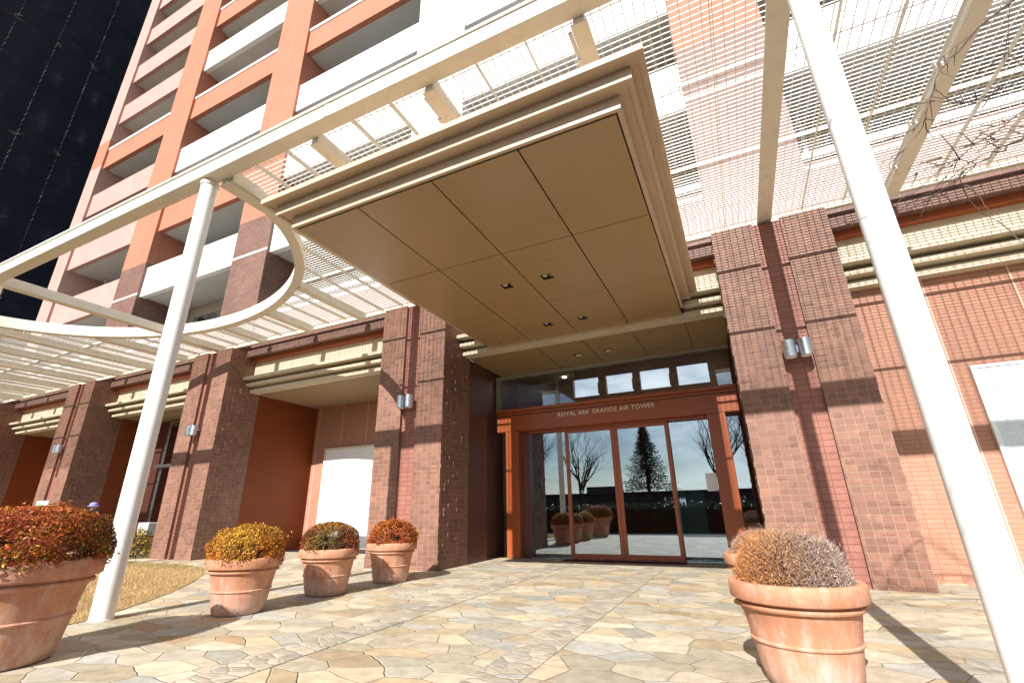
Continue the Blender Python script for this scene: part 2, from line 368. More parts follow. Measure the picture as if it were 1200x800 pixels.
# lawn
lawn_edge = [(-6.15, 1.2), (-6.12, 2.4), (-6.3, 3.0), (-6.59, 3.45), (-6.9, 3.88), (-7.36, 4.44), (-8.1, 5.18), (-9.14, 6.05), (-10.07, 6.62), (-11.2, 6.9), (-13.2, 6.95), (-24, 6.95), (-24, 1.2)]
mb = MB().quad(*[(x, y, 0.010) for x, y in lawn_edge])
tag(obj('lawn', mb, 'lawnsoil'), None, None, kind='structure')
def in_poly(P, poly):
    x, y = P[:, 0], P[:, 1]; ins = np.zeros(len(P), bool); j = len(poly) - 1
    for i in range(len(poly)):
        xi, yi = poly[i]; xj, yj = poly[j]
        c = ((yi > y) != (yj > y)) & (x < (xj - xi) * (y - yi) / (yj - yi + 1e-12) + xi); ins ^= c; j = i
    return ins
P = np.stack([rng.uniform(-16, -6.1, 150000), rng.uniform(1.4, 6.95, 150000)], 1); P = P[in_poly(P, lawn_edge)]
n = len(P); h = rng.uniform(0.012, 0.06, n) * (0.6 + 0.7 * np.sin(P[:, 0] * 5.1 + np.sin(P[:, 1] * 4.3)) ** 2); a = rng.uniform(0, 6.28, n); wv = 0.0028
lean = rng.normal(0, 0.022, (n, 2)); ca, sa = np.cos(a) * wv, np.sin(a) * wv
V = np.zeros((n, 3, 3)); V[:, 0] = np.c_[P[:, 0] - ca, P[:, 1] - sa, np.full(n, .008)]; V[:, 1] = np.c_[P[:, 0] + ca, P[:, 1] + sa, np.full(n, .008)]
V[:, 2] = np.c_[P[:, 0] + lean[:, 0], P[:, 1] + lean[:, 1], h]
tt = rng.random(n)[:, None]; edge = ((P[:, 1] > 6.3) & (rng.random(n) < 0.35))[:, None]
C = np.array([0.70, 0.52, 0.27]) * (1 - tt) + np.array([0.40, 0.26, 0.11]) * tt
C = np.where(edge, np.array([0.20, 0.24, 0.06]), C)
go = link_mesh('grass', np_mesh('grass', V.reshape(-1, 3), 3, C), 'grass'); tag(go, 'dry straw coloured lawn grass beside the white pole', 'grass', kind='stuff')

# ================================================================== BUILDING
BX = (0.0, 7.6, 0.0)
bld = thing('apartment_tower', 'tall orange pink and white apartment tower with brown tiled pillars and stacked balconies', 'apartment building', BX)
XC = [1.05 - 7 * k for k in range(-1, 5)]            # pillar centres: 8.05, 1.05, -5.95, ... , -26.95
HW = 0.83
rb = random.Random(3)
for xc in XC:
    mb = MB(); gw = 0.2; used = set()
    mb.box(xc - HW, xc - gw, 7.6, 8.65, 0, 5.36); mb.box(xc + gw, xc + HW, 7.6, 8.65, 0, 5.36); mb.box(xc - gw, xc + gw, 7.68, 8.64, 0, 5.355)
    for k in range(150):      # tiles standing proud on the side faces
        j, zi = rb.randrange(0, 7), rb.randrange(0, 59)
        d = rb.choice((0.006, 0.010, 0.014)); ww = rb.choice((0.04, 0.07, 0.1))
        if ('s', j, zi) in used: continue
        used.add(('s', j, zi)); yy, zz = 7.606 + j * 0.148, zi * 0.088 + 0.014
        mb.box(xc + HW - 0.01, xc + HW + d, yy, yy + ww, zz, zz + 0.078); mb.box(xc - HW - d, xc - HW + 0.01, yy, yy + ww, zz, zz + 0.078)
    for k in range(70):       # a few tiles proud on the front
        j, zi = rb.randrange(0, 6), rb.randrange(0, 59); pr_ = rb.choice((0.003, 0.005, 0.007))
        if ('f', j, zi) in used: continue
        used.add(('f', j, zi)); x0 = (xc - HW + 0.02 + j * 0.2) if j < 3 else (xc + gw + 0.02 + (j - 3) * 0.2)
        mb.box(x0, x0 + 0.15, 7.6 - pr_, 7.62, zi * 0.088 + 0.014, zi * 0.088 + 0.09)
    pl = obj('pillar', mb, 'pillar', bld)
    g = MB().box(xc - gw + 0.002, xc + gw - 0.002, 7.672, 7.69, 0.0, 5.35)
    obj('groove', g, 'groove', pl)
BAYS = [(XC[i + 1], XC[i]) for i in range(5)]        # right bay first
def strip(mb, x0, x1, y0, y1, z0, z1): mb.box(x0, x1, y0, y1, z0, z1)
for i, (a, b) in enumerate(BAYS):
    x0, x1 = a + HW + 0.002, b - HW - 0.002
    mb = MB(); mb.box(x0, x1, 8.05, 8.5, 5.21, 5.405); ln = obj('lintel', mb, 'brown', bld)
    obj('lintel_fascia', MB().box(x0, x1, 8.22, 8.5, 5.102, 5.208), 'rust', ln)
    fr = MB(); fr.box(x0, x1, 8.36, 8.6, 4.62, 5.10)
    fo = obj('cornice', fr, 'cornice', bld)
    tr = MB(); tr.box(x0, x1, 8.05, 8.6, 4.545, 4.618); tr.box(x0, x1, 8.36, 8.6, 4.475, 4.543); tr.box(x0, x1, 8.18, 8.6, 4.385, 4.473); tr.box(x0, x1, 8.42, 8.6, 4.322, 4.383); tr.box(x0, x1, 8.32, 8.6, 4.225, 4.32)
    obj('cornice_trim', tr, 'cornice', fo, bevel=0.006)
    if i == 0:
        obj('street_wall', MB().box(x0, x1, 8.5, 8.7, 0, 4.223), 'pinktile', bld)
    elif i != 1:
        so_ = MB().box(x0 - 0.0, x1, 8.601, 11.0, 4.215, 4.40); obj('bay_soffit', so_, 'bay_soffit', bld)
        yw_ = 9.7 if i == 3 else 10.8
        obj('bay_wall', MB().box(x0 + 0.002, x1 + (0.018 if i == 3 else 0.4), yw_, yw_ + 0.2, 0, 4.213), 'brown_panel' if i == 3 else 'pinktile', bld)
        obj('bay_side_wall', MB().box(x0 - 0.6, x0 + 0.0, 8.652, 11.02, 0, 4.213), 'rust_wall', bld)
        obj('bay_return_wall', MB().box(x1 + 0.02, x1 + 0.45, 8.652, 10.798, 0, 4.213), 'brown_panel', bld)
# white shutter door left of the entrance, pale panel to its right
dp = MB().box(-11.47, -8.38, 10.74, 10.798, 0.05, 2.83); d_ = obj('shutter_door', dp, 'white_panel', bld)
f_ = MB(); f_.box(-11.53, -11.47, 10.72, 10.798, 0.02, 2.89); f_.box(-8.38, -8.32, 10.72, 10.798, 0.02, 2.89); f_.box(-11.47, -8.38, 10.72, 10.798, 2.83, 2.89)
obj('door_frame', f_, 'cornice', d_)
dp = MB().box(3.24, 5.9, 8.455, 8.498, 0.35, 2.76); d_ = obj('wall_panel', dp, 'blue_panel', bld)
f_ = MB(); f_.box(3.19, 3.24, 8.44, 8.498, 0.30, 2.80); f_.box(5.9, 5.95, 8.44, 8.498, 0.30, 2.80); f_.box(3.24, 5.9, 8.44, 8.498, 2.76, 2.80)
obj('panel_frame', f_, 'white_panel', d_)
# shop window in the bay left of the second pillar
wm = MB().box(-17.95, -14.2, 9.64, 9.67, 0.5, 4.1); wo = obj('shop_window', wm, 'window', bld)
f_ = MB()
for x in (-18.02, -17.3, -16.2, -14.2): f_.box(x, x + 0.07, 9.62, 9.698, 0.45, 4.15)
for z in (0.43, 4.1): f_.box(-18.02, -14.13, 9.61, 9.62, z, z + 0.07)
f_.box(-18.1, -14.1, 9.48, 9.61, 2.56, 2.66)
obj('window_frame', f_, 'steel', wo)

# upper floors
ZB = [8.72 + 2.85 * k for k in range(-1, 11)]        # soffit level of each balcony slab
TOP = 41.0
def column(x0, x1, segs, y0=8.05, y1=9.75):
    first = None
    for (z0, z1, mt) in segs:
        o = obj('column', MB().box(x0, x1, y0, y1, z0, z1), mt, bld)
        if first is None: first = o
    return first
for i, xc in enumerate(XC):
    x0, x1 = xc - HW, xc + HW
    if i == 5: x0, x1 = -27.12, -26.05
    if i == 5: segs = [(5.40, 7.4, 'brown'), (7.402, 17.4, 'pink'), (17.402, 19.0, 'orange'), (19.002, TOP, 'pink')]
    elif i == 2: segs = [(5.40, 8.75, 'brown'), (8.752, TOP, 'white')]
    else: segs = [(5.40, 10.12, 'brown'), (10.122, TOP, 'orange')]
    c0 = column(x0, x1, segs)
    if i != 5:
        for z in ((8.75,) if i != 2 else ()) + tuple(ZB[k] + 1.2 for k in (3, 6, 9)):
            j = MB(); j.box(x0, x1, 8.046, 8.052, z, z + (0.07 if z < 9 else 0.02)); obj('joint_band', j, 'white' if z < 9 else 'pink', c0)
def pmat(i, k):      # parapet colour by bay and storey
    if i in (0, 1): return 'white'
    if i == 2: return 'orange' if k == 3 else 'white'
    if i == 3: return 'orange' if k in (1, 3, 5, 7) else 'white'
    return 'orange' if k == 3 else 'pink'
for i, (a, b) in enumerate(BAYS):
    x0, x1 = a + HW + 0.002, b - HW - 0.002
    if i == 4: x0 = -26.048
    # first floor wall with a white coping
    fw_ = obj('first_floor_wall', MB().box(x0, x1, 8.12, 8.3, 5.41, 6.62), 'brown', bld)
    cp = MB(); cp.box(x0, x1, 8.04, 8.34, 6.622, 6.76); cp.box(x0, x1, 8.085, 8.118, 6.42, 6.50); obj('coping', cp, 'white', fw_)
    rw = MB().box(x0 - 0.0, x1, 9.76, 9.95, 5.41, TOP)
    rear = obj('rear_wall', rw, 'beige', bld)
    for k in range(1, 5):
        zf = ZB[k] - 2.65
        wf = MB(); cx = 0.5 * (x0 + x1)
        for (xa, xb) in ((x0 + 0.9, cx - 0.35), (cx + 0.35, x1 - 0.9)):
            wg = obj('balcony_window', MB().box(xa, xb, 9.735, 9.758, zf + 0.2, zf + 2.15), 'window', bld)
            q = MB(); q.box(xa - 0.06, xa, 9.71, 9.758, zf + 0.2, zf + 2.21); q.box(xb, xb + 0.06, 9.71, 9.758, zf + 0.2, zf + 2.21); q.box(xa, xb, 9.71, 9.758, zf + 2.15, zf + 2.21); q.box((xa + xb) / 2 - .03, (xa + xb) / 2 + .03, 9.71, 9.732, zf + 0.2, zf + 2.15)
            obj('window_frame', q, 'steel', wg)
    kmax = (1, 3, 6, 9, 11)[i] if False else 10
    for k in range(0, kmax + 1):
        z = ZB[k + 1]
        mt = pmat(i, k)
        s_ = obj('balcony', MB().box(x0, x1, 8.33, 9.755, z - 0.0, z + 0.2), 'soffit_grey', bld)
        obj('parapet', MB().box(x0, x1, 8.15, 8.327, z - 0.03, z + (1.2 if mt != 'orange' else 1.08)), mt, s_)
        if mt == 'orange': obj('parapet_cap', MB().box(x0, x1, 8.12, 8.36, z + 1.082, z + 1.22), 'white', s_)
        pp = MB().tube([(x0 + 0.42, 9.45, z - 2.65), (x0 + 0.42, 9.45, z - 0.001)], 0.055, 8)
        if k < 8: obj('drain_pipe', pp, 'white', s_, smooth=True)
obj('roof', MB().box(-27.1, 8.9, 8.06, 9.95, TOP + 0.002, TOP + 0.4), 'white', bld)
obj('end_wall', MB().box(-27.1, -26.9, 9.752, 16, 0, TOP), 'pink', bld)

# ---------------------------------------------------------------- entrance bay: soffit, side walls, lobby
YD = 10.2
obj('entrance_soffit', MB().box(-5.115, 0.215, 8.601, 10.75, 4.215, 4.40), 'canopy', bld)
mb = MB(); mb.box(-5.5, -5.118, 8.652, 9.47, 0, 4.213); mb.box(-5.5, -5.30, 9.472, 15, 0, 5.7)
obj('entrance_side_wall', mb, 'brown_panel', bld)
mb = MB(); mb.box(0.40, 0.62, 8.652, 15, 0, 5.7); obj('entrance_side_wall', mb, 'brown_panel', bld)
lob = MB()
YB = 15.0
for (xa, xb) in ((-5.298, -4.72), (-3.82, -3.57), (-2.67, -2.44), (-1.5, -1.27), (-0.35, 0.398)): lob.box(xa, xb, YB, YB + 0.2, 4.58, 5.24)
lob.box(-5.298, 0.398, YB, YB + 0.2, 0, 4.578); lob.box(-5.298, 0.398, YB, YB + 0.2, 5.242, 5.7)
lw_ = obj('lobby_rear_wall', lob, 'rust', bld)
for xa in (-3.86, -2.71, -1.54): obj('painted_sun_strip', MB().box(xa + 0.02, xa + 0.16, YB - 0.06, YB - 0.002, 4.62, 5.0), 'orange', lw_)  # orange strips paint sunlight onto the brown posts between the windows
obj('lobby_ceiling', MB().box(-5.298, 0.398, 10.752, 15.2, 5.702, 5.85), 'lobby_ceil', bld)
obj('lobby_front_wall', MB().box(-5.298, 0.398, 10.56, 10.748, 4.402, 5.70), 'lobby_ceil', bld)
obj('lobby_floor', MB().quad((-5.3, 10.3, 0.012), (0.4, 10.3, 0.012), (0.4, 15, 0.012), (-5.3, 15, 0.012)), 'lobby_floor', bld)
lc = obj('lobby_bulkhead', MB().box(-5.298, -3.9, 10.9, 12.6, 4.55, 4.75), 'lobby_ceil', bld)
for (x, y) in ((-4.25, 11.5), (-4.08, 12.2)):
    obj('lobby_downlight', MB().lathe([(0.05, 4.535), (0.05, 4.545)], x, y, 16), 'lamp', bld)
for (x, y) in ((-1.2, 12.0), (-0.3, 13.0), (-2.45, 13.2)):
    obj('lobby_downlight', MB().lathe([(0.06, 5.69), (0.06, 5.70)], x, y, 16), 'lamp', bld)

# entrance portal: band, columns, sliding leaves, glass
ent = thing('entrance_door', 'red brown framed glass sliding entrance door under the tan canopy', 'door', (-2.45, YD, 0))
band = MB(); band.box(-5.60 + 0.485, 0.215, 9.98, 10.45, 2.75, 3.20); band.box(-5.115, 0.215, 9.90, 10.45, 3.202, 3.27)
bo = obj('header_band', band, 'rust', ent, bevel=0.005)
obj('header_groove', MB().box(-5.115, 0.215, 9.972, 9.98, 3.05 + 0.07, 3.132), 'joint', bo)
for (xa, xb) in ((-4.90, -4.57), (-0.40, -0.06)):
    obj('column', MB().box(xa, xb, 9.99, 10.44, 0.006, 2.748), 'rust', ent, bevel=0.008)
obj('jamb', MB().box(-4.568, -4.38, 10.2, 10.44, 0.006, 2.748), 'brown_panel', ent)
def pane(x0, x1, z0, z1, y=YD + 0.1, name='glass_pane', mat='glass', parent=ent):
    return obj(name, MB().box(x0, x1, y, y + 0.008, z0, z1), mat, parent)
pane(-5.113, -4.902, 0.02, 2.747, name='side_glass'); pane(-0.058, 0.213, 0.02, 2.747, name='side_glass')
pane(-4.378, -3.462, 0.03, 2.747, name='fixed_glass'); pane(-1.188, -0.402, 0.03, 2.747, name='fixed_glass')
for (xa, xb) in ((-3.49, -2.357), (-2.353, -1.20)):
    f = MB(); s = 0.075; y0, y1 = YD + 0.0, YD + 0.07
    f.box(xa, xa + s, y0, y1, 0.02, 2.70); f.box(xb - s, xb, y0, y1, 0.02, 2.70); f.box(xa + s, xb - s, y0, y1, 0.02, 0.11); f.box(xa + s, xb - s, y0, y1, 2.63, 2.70)
    lf = obj('sliding_leaf', f, 'rust', ent, bevel=0.004)
    pane(xa + s, xb - s, 0.11, 2.63, YD + 0.03, 'leaf_glass', 'glass', lf)
obj('header_track', MB().box(-4.378, -0.402, 10.16, 10.43, 2.702, 2.747), 'rust', ent)
obj('threshold', MB().box(-4.37, -0.41, 10.12, 10.4, 0.006, 0.018), 'steel', ent)
# transom
tp = pane(-5.2, 0.213, 3.275, 4.14, 10.33, 'transom_glass', 'transom')
f = MB(); f.box(-5.29, -5.2, 10.28, 10.4, 3.272, 4.214); f.box(-5.2, 0.213, 10.28, 10.4, 4.14, 4.213); f.box(-5.2, 0.213, 10.30, 10.4, 3.272, 3.30)
obj('transom_frame', f, 'lobby_ceil', tp)
pp = obj('paper_notice', MB().box(-0.62, -0.42, 10.293, 10.297, 1.28, 1.62), 'paper', ent)
tag(obj('door_mat', MB().box(-3.55, -1.15, 9.72, 10.10, 0.006, 0.016), 'mat', origin=(0, 0, 0)), 'dark maroon doormat lying in front of the glass sliding doors', 'doormat')

def text_mesh(body, width, height, depth):
    cu = bpy.data.curves.new('t', 'FONT'); cu.body = body; cu.size = 1.0; cu.extrude = 0.05; cu.resolution_u = 3; cu.space_character = 1.08
    o = bpy.data.objects.new('t', cu); col.objects.link(o); bpy.context.view_layer.update()
    me = bpy.data.meshes.new_from_object(o.evaluated_get(bpy.context.evaluated_depsgraph_get()))
    bpy.data.objects.remove(o); bpy.data.curves.remove(cu)
    co = np.zeros(len(me.vertices) * 3, np.float32); me.vertices.foreach_get("co", co); co = co.reshape(-1, 3)
    mn, mx = co.min(0), co.max(0); co = (co - (mn + mx) / 2) / (mx - mn) * np.array([width, height, depth]); me.vertices.foreach_set("co", co.ravel()); me.update(); return me
tm = text_mesh("ROYAL ARK GRANDE AIR TOWER", 2.16, 0.095, 0.012)
sg = thing('sign_lettering', 'thin champagne metal capital letters on the red brown band above the doors', 'sign', (-2.46, 9.971, 3.03)); sg.rotation_euler = (R(90), 0, 0)
bm = bmesh.new(); bm.from_mesh(tm); todo = set(bm.verts); isl = []
while todo:
    st = [todo.pop()]; grp = set(st)
    while st:
        v = st.pop()
        for e in v.link_edges:
            q = e.other_vert(v)
            if q in todo: todo.discard(q); grp.add(q); st.append(q)
    isl.append(grp)
bm.verts.index_update()
isl = [(min(v.co.x for v in g_), g_) for g_ in isl]; isl.sort(key=lambda t: t[0])
for _, g_ in isl:
    vl = list(g_); ix = {v: i for i, v in enumerate(vl)}; fs = {f for v in vl for f in v.link_faces}
    me = bpy.data.meshes.new('letter'); me.from_pydata([tuple(v.co) for v in vl], [], [tuple(ix[v] for v in f.verts) for f in fs]); link_mesh('letter', me, 'letters', sg)
bm.free()

# lobby furniture: teal glass screen
scn = thing('glass_screen', 'teal frosted glass screen on a low dark frame behind the right door glass', 'screen', (-0.98, 10.6, 0))
obj('screen_panel', MB().box(-1.24, -0.72, 10.6, 10.62, 0.30, 1.55), 'teal', scn)
f = MB(); 
for x in (-1.24, -0.77): f.box(x, x + 0.05, 10.57, 10.65, 0.052, 0.25); f.box(x, x + 0.05, 10.45, 10.82, 0.02, 0.05)
f.box(-1.25, -0.71, 10.58, 10.64, 0.252, 0.298); obj('screen_frame', f, 'dark', scn)

# ================================================================== ENTRANCE CANOPY
CZ = 4.28
can = thing('entrance_canopy', 'wide stepped tan metal canopy with recessed downlights over the entrance', 'canopy', (-2.44, 5.7, CZ))
CX0, CX1, CY0, CY1 = -4.74, -0.15, 2.96, 8.04
prof = [(0.30, 4.612), (0.0, 4.612), (0.0, 4.55), (0.05, 4.55), (0.05, 4.56), (0.13, 4.56), (0.13, 4.43), (0.17, 4.43), (0.17, 4.445), (0.27, 4.445), (0.27, 4.295), (0.31, 4.295)]
def canopy_ring(prof):
    mb = MB(); rows = []
    for o_, z in prof:
        b = len(mb.v); mb.v += [(CX0 + o_, CY1, z), (CX0 + o_, CY0 + o_, z), (CX1 - o_, CY0 + o_, z), (CX1 - o_, CY1, z)]; rows.append(b)
    for r0, r1 in zip(rows, rows[1:]):
        for k in range(3): mb.f.append((r0 + k, r0 + k + 1, r1 + k + 1, r1 + k))
    return mb
obj('stepped_fascia', canopy_ring(prof), 'canopy_edge', can)
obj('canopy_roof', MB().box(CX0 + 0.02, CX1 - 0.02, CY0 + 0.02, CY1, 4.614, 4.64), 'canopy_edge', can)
# soffit panels with real 12 mm gaps over a dark backing
obj('soffit_backing', MB().box(CX0 + 0.28, CX1 - 0.28, CY0 + 0.28, CY1 + 0.55, 4.31, 4.34), 'joint', can)
xs = [CX0 + 0.315, -3.455, -2.445, -1.435, CX1 - 0.315]; ys = [CY0 + 0.315, 4.93, 6.69, 8.44]
DL = [(-2.80, 5.83), (-2.13, 5.83), (-2.81, 7.62), (-2.13, 7.62)]
for i in range(4):
    for j in range(3):
        xa, xb, ya, yb = xs[i] + 0.009, xs[i + 1] - 0.009, ys[j] + 0.006, ys[j + 1] - 0.006
        if j == 1: ya = ys[j] + 0.006
        if j in (1,): yb -= -0.004     # the middle cross joint is a hairline
        if j == 2: ya += -0.002
        mb = MB(); hs = [d for d in DL if xa < d[0] < xb and ya < d[1] < yb]
        if not hs: mb.box(xa, xb, ya, yb, CZ, 4.308)
        else:
            hx, hy = hs[0]; s = 0.085
            mb.box(xa, hx - s, ya, yb, CZ, 4.308); mb.box(hx + s, xb, ya, yb, CZ, 4.308); mb.box(hx - s, hx + s, ya, hy - s, CZ, 4.308); mb.box(hx - s, hx + s, hy + s, yb, CZ, 4.308)
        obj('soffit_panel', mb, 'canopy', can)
def downlight(x, y, z, parent):
    s = 0.083; mb = MB(); mb.box(x - s, x + s, y + s - 0.012, y + s, z + 0.001, z + 0.12); mb.box(x - s, x - s + 0.01, y - s, y + s - 0.012, z + 0.001, z + 0.12); mb.box(x + s - 0.01, x + s, y - s, y + s - 0.012, z + 0.001, z + 0.12); mb.box(x - s, x + s, y - s - 0.002, y - s + 0.01, z + 0.001, z + 0.12)
    o = obj('downlight', mb, 'dark', parent)
    obj('reflector', MB().lathe([(0.074, z + 0.085), (0.074, z + 0.03), (0.068, z + 0.03), (0.060, z + 0.082)], x, y + 0.012, 20), 'lamp_shell', o, smooth=True)
    obj('housing', MB().box(x - s, x + s, y - s - 0.002, y + s, z + 0.121, z + 0.13), 'dark', o)
# open the backing where lights sit: backing is replaced by strips
bpy.data.objects.remove([o for o in can.children if o.name.startswith('soffit_backing')][0])
mb = MB()
for xa, xb in ((CX0 + 0.28, -2.9), (-2.7, -2.23), (-2.03, CX1 - 0.28)): mb.box(xa, xb, CY0 + 0.28, 8.46, 4.311, 4.34)
for xa in (-2.9, -2.23):
    for ya, yb in ((CY0 + 0.28, 5.72), (5.94, 7.51), (7.73, 8.46)): mb.box(xa, xa + 0.2, ya, yb, 4.311, 4.34)
obj('soffit_backing', mb, 'joint', can)
for d in DL: downlight(d[0], d[1], CZ, can)
for d in ((-2.80, 9.45), (-2.13, 9.45)):
    s = 0.083; o = obj('downlight', MB().box(d[0] - s, d[0] + s, d[1] - s, d[1] + s, 4.209, 4.2145), 'dark', bld)
    obj('reflector', MB().lathe([(0.07, 4.202), (0.07, 4.2085)], d[0], d[1] + 0.02, 16), 'cream', o)
for x in (-3.455, -2.445, -1.435, -0.46): obj('soffit_joint', MB().box(x - 0.006, x + 0.006, 8.603, 10.27, 4.2115, 4.2148), 'joint', bld)
# cable stapled across the stepped fascia
# ================================================================== PERGOLA
per = thing('steel_pergola', 'cream steel pergola with wire grating roof and curved opening in front of the tower', 'pergola', (-5.95, 3.1, 0))
ZJ0, ZJ1 = 5.42, 5.60
for x in (1.0, -6.21, -12.95):
    p_ = MB().tube([(x, 3.1, 0.0), (x, 3.1, 5.499)], 0.104 if x < 0 else 0.086, 28); po = obj('pole', p_, 'pole', per, smooth=True)
    obj('base_collar', MB().lathe([(0.112, 0.0), (0.112, 0.012), (0.108, 0.014)], x, 3.1, 28), 'pole', po)
    obj('pole_cap', MB().lathe([(0.118 if x < 0 else 0.1, 5.43), (0.118 if x < 0 else 0.1, 5.498)], x, 3.1, 28), 'cream', po, smooth=True)
fbm = MB(); fbm.box(-19.0, 9.0, 2.95, 3.15, 5.50, 5.73)
fbm.box(-19.0, 9.0, 2.93, 2.95, 5.70, 5.745)
obj('front_beam', fbm, 'cream', per, bevel=0.008)
for x in (-8.5, -3.85, 2.2): obj('beam_sleeve', MB().box(x, x + 0.05, 2.945, 2.949, 5.505, 5.695), 'cream', per)
# elliptical ring
EX, EY, EA, EB = -10.95, 3.15, 5.0, 3.42
def ell(x, off=0.0):
    t = (x - EX) / (EA + off)
    return EY + (EB + off) * math.sqrt(1 - t * t) if abs(t) < 1 else None
rm = MB(); N = 96
for (o0, o1, z0, z1) in ((-0.005, 0.02, 5.44, 5.70), (0.02, 0.17, 5.44, 5.47), (0.15, 0.17, 5.47, 5.62)):
    b0 = len(rm.v)
    for k in range(N + 1):
        t = math.pi * k / N
        for (o, z) in ((o0, z0), (o1, z0), (o1, z1), (o0, z1)): rm.v.append((EX + (EA + o) * math.cos(t), EY + 0.003 + (EB + o) * math.sin(t), z))
    for k in range(N):
        for q in range(4):
            a = b0 + 4 * k + q; b = b0 + 4 * k + (q + 1) % 4; rm.f.append((a, b, b + 4, a + 4))
obj('curved_edge_beam', rm, 'cream', per)
# side beam crossing the opening
obj('cross_beam', MB().box(-13.05, -12.85, 3.152, ell(-12.95) - 0.02, 5.46, 5.66), 'cream', per, bevel=0.006)
YW = 7.90
def joist_profile(mb, x, y0, y1, wd=0.20):
    mb.box(x - wd / 2, x + wd / 2, y0, y1, ZJ0, ZJ0 + 0.016)               # bottom flange
    mb.box(x - wd / 2 + 0.03, x + wd / 2 - 0.03, y0, y1, ZJ0 + 0.016, ZJ1)  # web box
k = -17
xj = []
for k in range(-19, 5):
    x = 1.05 + 1.75 * k
    if x < -31: continue
    ye = ell(x, 0.17) if -15.8 < x < -6.05 else 3.152
    if abs(x + 5.95) < 0.01: ye = 3.152
    wide = (k % 4 == 0)
    mb = MB(); joist_profile(mb, x, ye, YW, 0.21 if wide else 0.17); jo = obj('joist', mb, 'cream', per)
    if -3 < x < 4 and not wide:
        cd_ = MB().tube([(x - 0.12, ye + 0.1, ZJ0 + 0.06), (x - 0.12, YW - 0.2, ZJ0 + 0.06)], 0.022, 8); 
        for yy in np.arange(ye + 0.4, YW - 0.2, 0.9): cd_.box(x - 0.15, x - 0.08, yy, yy + 0.07, ZJ0 + 0.02, ZJ0 + 0.1)
        obj('conduit', cd_, 'pole', jo)
for k in range(-56, 13):
    if k % 3 == 0: continue
    x = 1.05 + 1.75 / 3 * k
    ye = (ell(x, 0.17) or 3.152) if -15.9 < x < -6.0 else 3.152
    obj('rib', MB().box(x - 0.003, x + 0.003, ye, YW, 5.535, 5.604), 'cream', per)
def xspans(y, x0=-31.5, x1=8.9, off=0.17):
    t = (y - EY) / (EB + off)
    if t >= 1 or y < EY: return [(x0, x1)]
    hx = (EA + off) * math.sqrt(1 - t * t); return [(x0, EX - hx), (EX + hx, x1)]
for y in (4.56, 6.09):
    for (a, b) in xspans(y): obj('splice_plate', MB().box(a, b, y - 0.005, y + 0.005, 5.6285, 5.676), 'cream', per)
eb = MB(); eb.box(-31.5, 9.0, YW + 0.002, YW + 0.085, 5.495, 5.60); obj('wall_edge_beam', eb, 'cream', per)
gb = MB()
y = 3.19
while y < YW:
    for (a, b) in xspans(y): gb.box(a, b, y - 0.003, y + 0.003, 5.608, 5.620)
    y += 0.0667
obj('grating_bars', gb, 'grate', per)
gb = MB()
x = -31.4
while x < 8.9:
    ye = (ell(x, 0.17) or 3.16) if -15.95 - .17 < x < -5.95 + .17 else 3.16
    gb.box(x - 0.005, x + 0.005, ye, YW, 5.6205, 5.628); x += 0.1
obj('grating_wires', gb, 'grate', per)

# ================================================================== WALL LAMPS
def wall_lamp(x, label):
    t = thing('wall_lamp', label, 'wall lamp', (x, 7.6, 3.12), 'twin cylinder lamps on the pillars')
    for dx in (-0.098, 0.098):
        c_ = obj('lamp_cylinder', MB().lathe([(0.082, 3.0), (0.086, 3.004), (0.086, 3.246), (0.082, 3.25)], x + dx, 7.47, 24), 'steel', t, smooth=True)
        obj('lamp_lens', MB().lathe([(0.07, 2.996), (0.07, 2.999)], x + dx, 7.47, 20), 'paper', c_)
    obj('bracket', MB().box(x - 0.05, x + 0.05, 7.50, 7.673, 3.07, 3.18), 'steel', t)
    return t
wall_lamp(1.05, 'twin steel cylinder lamp on the brown pillar right of the entrance doors')
wall_lamp(-5.95, 'twin steel cylinder lamp on the brown pillar left of the entrance canopy')
wall_lamp(-12.95, 'twin steel cylinder lamp on the pillar just behind the left white pole')
wall_lamp(-19.95, 'twin steel cylinder lamp on the pillar above the leftmost large pot')

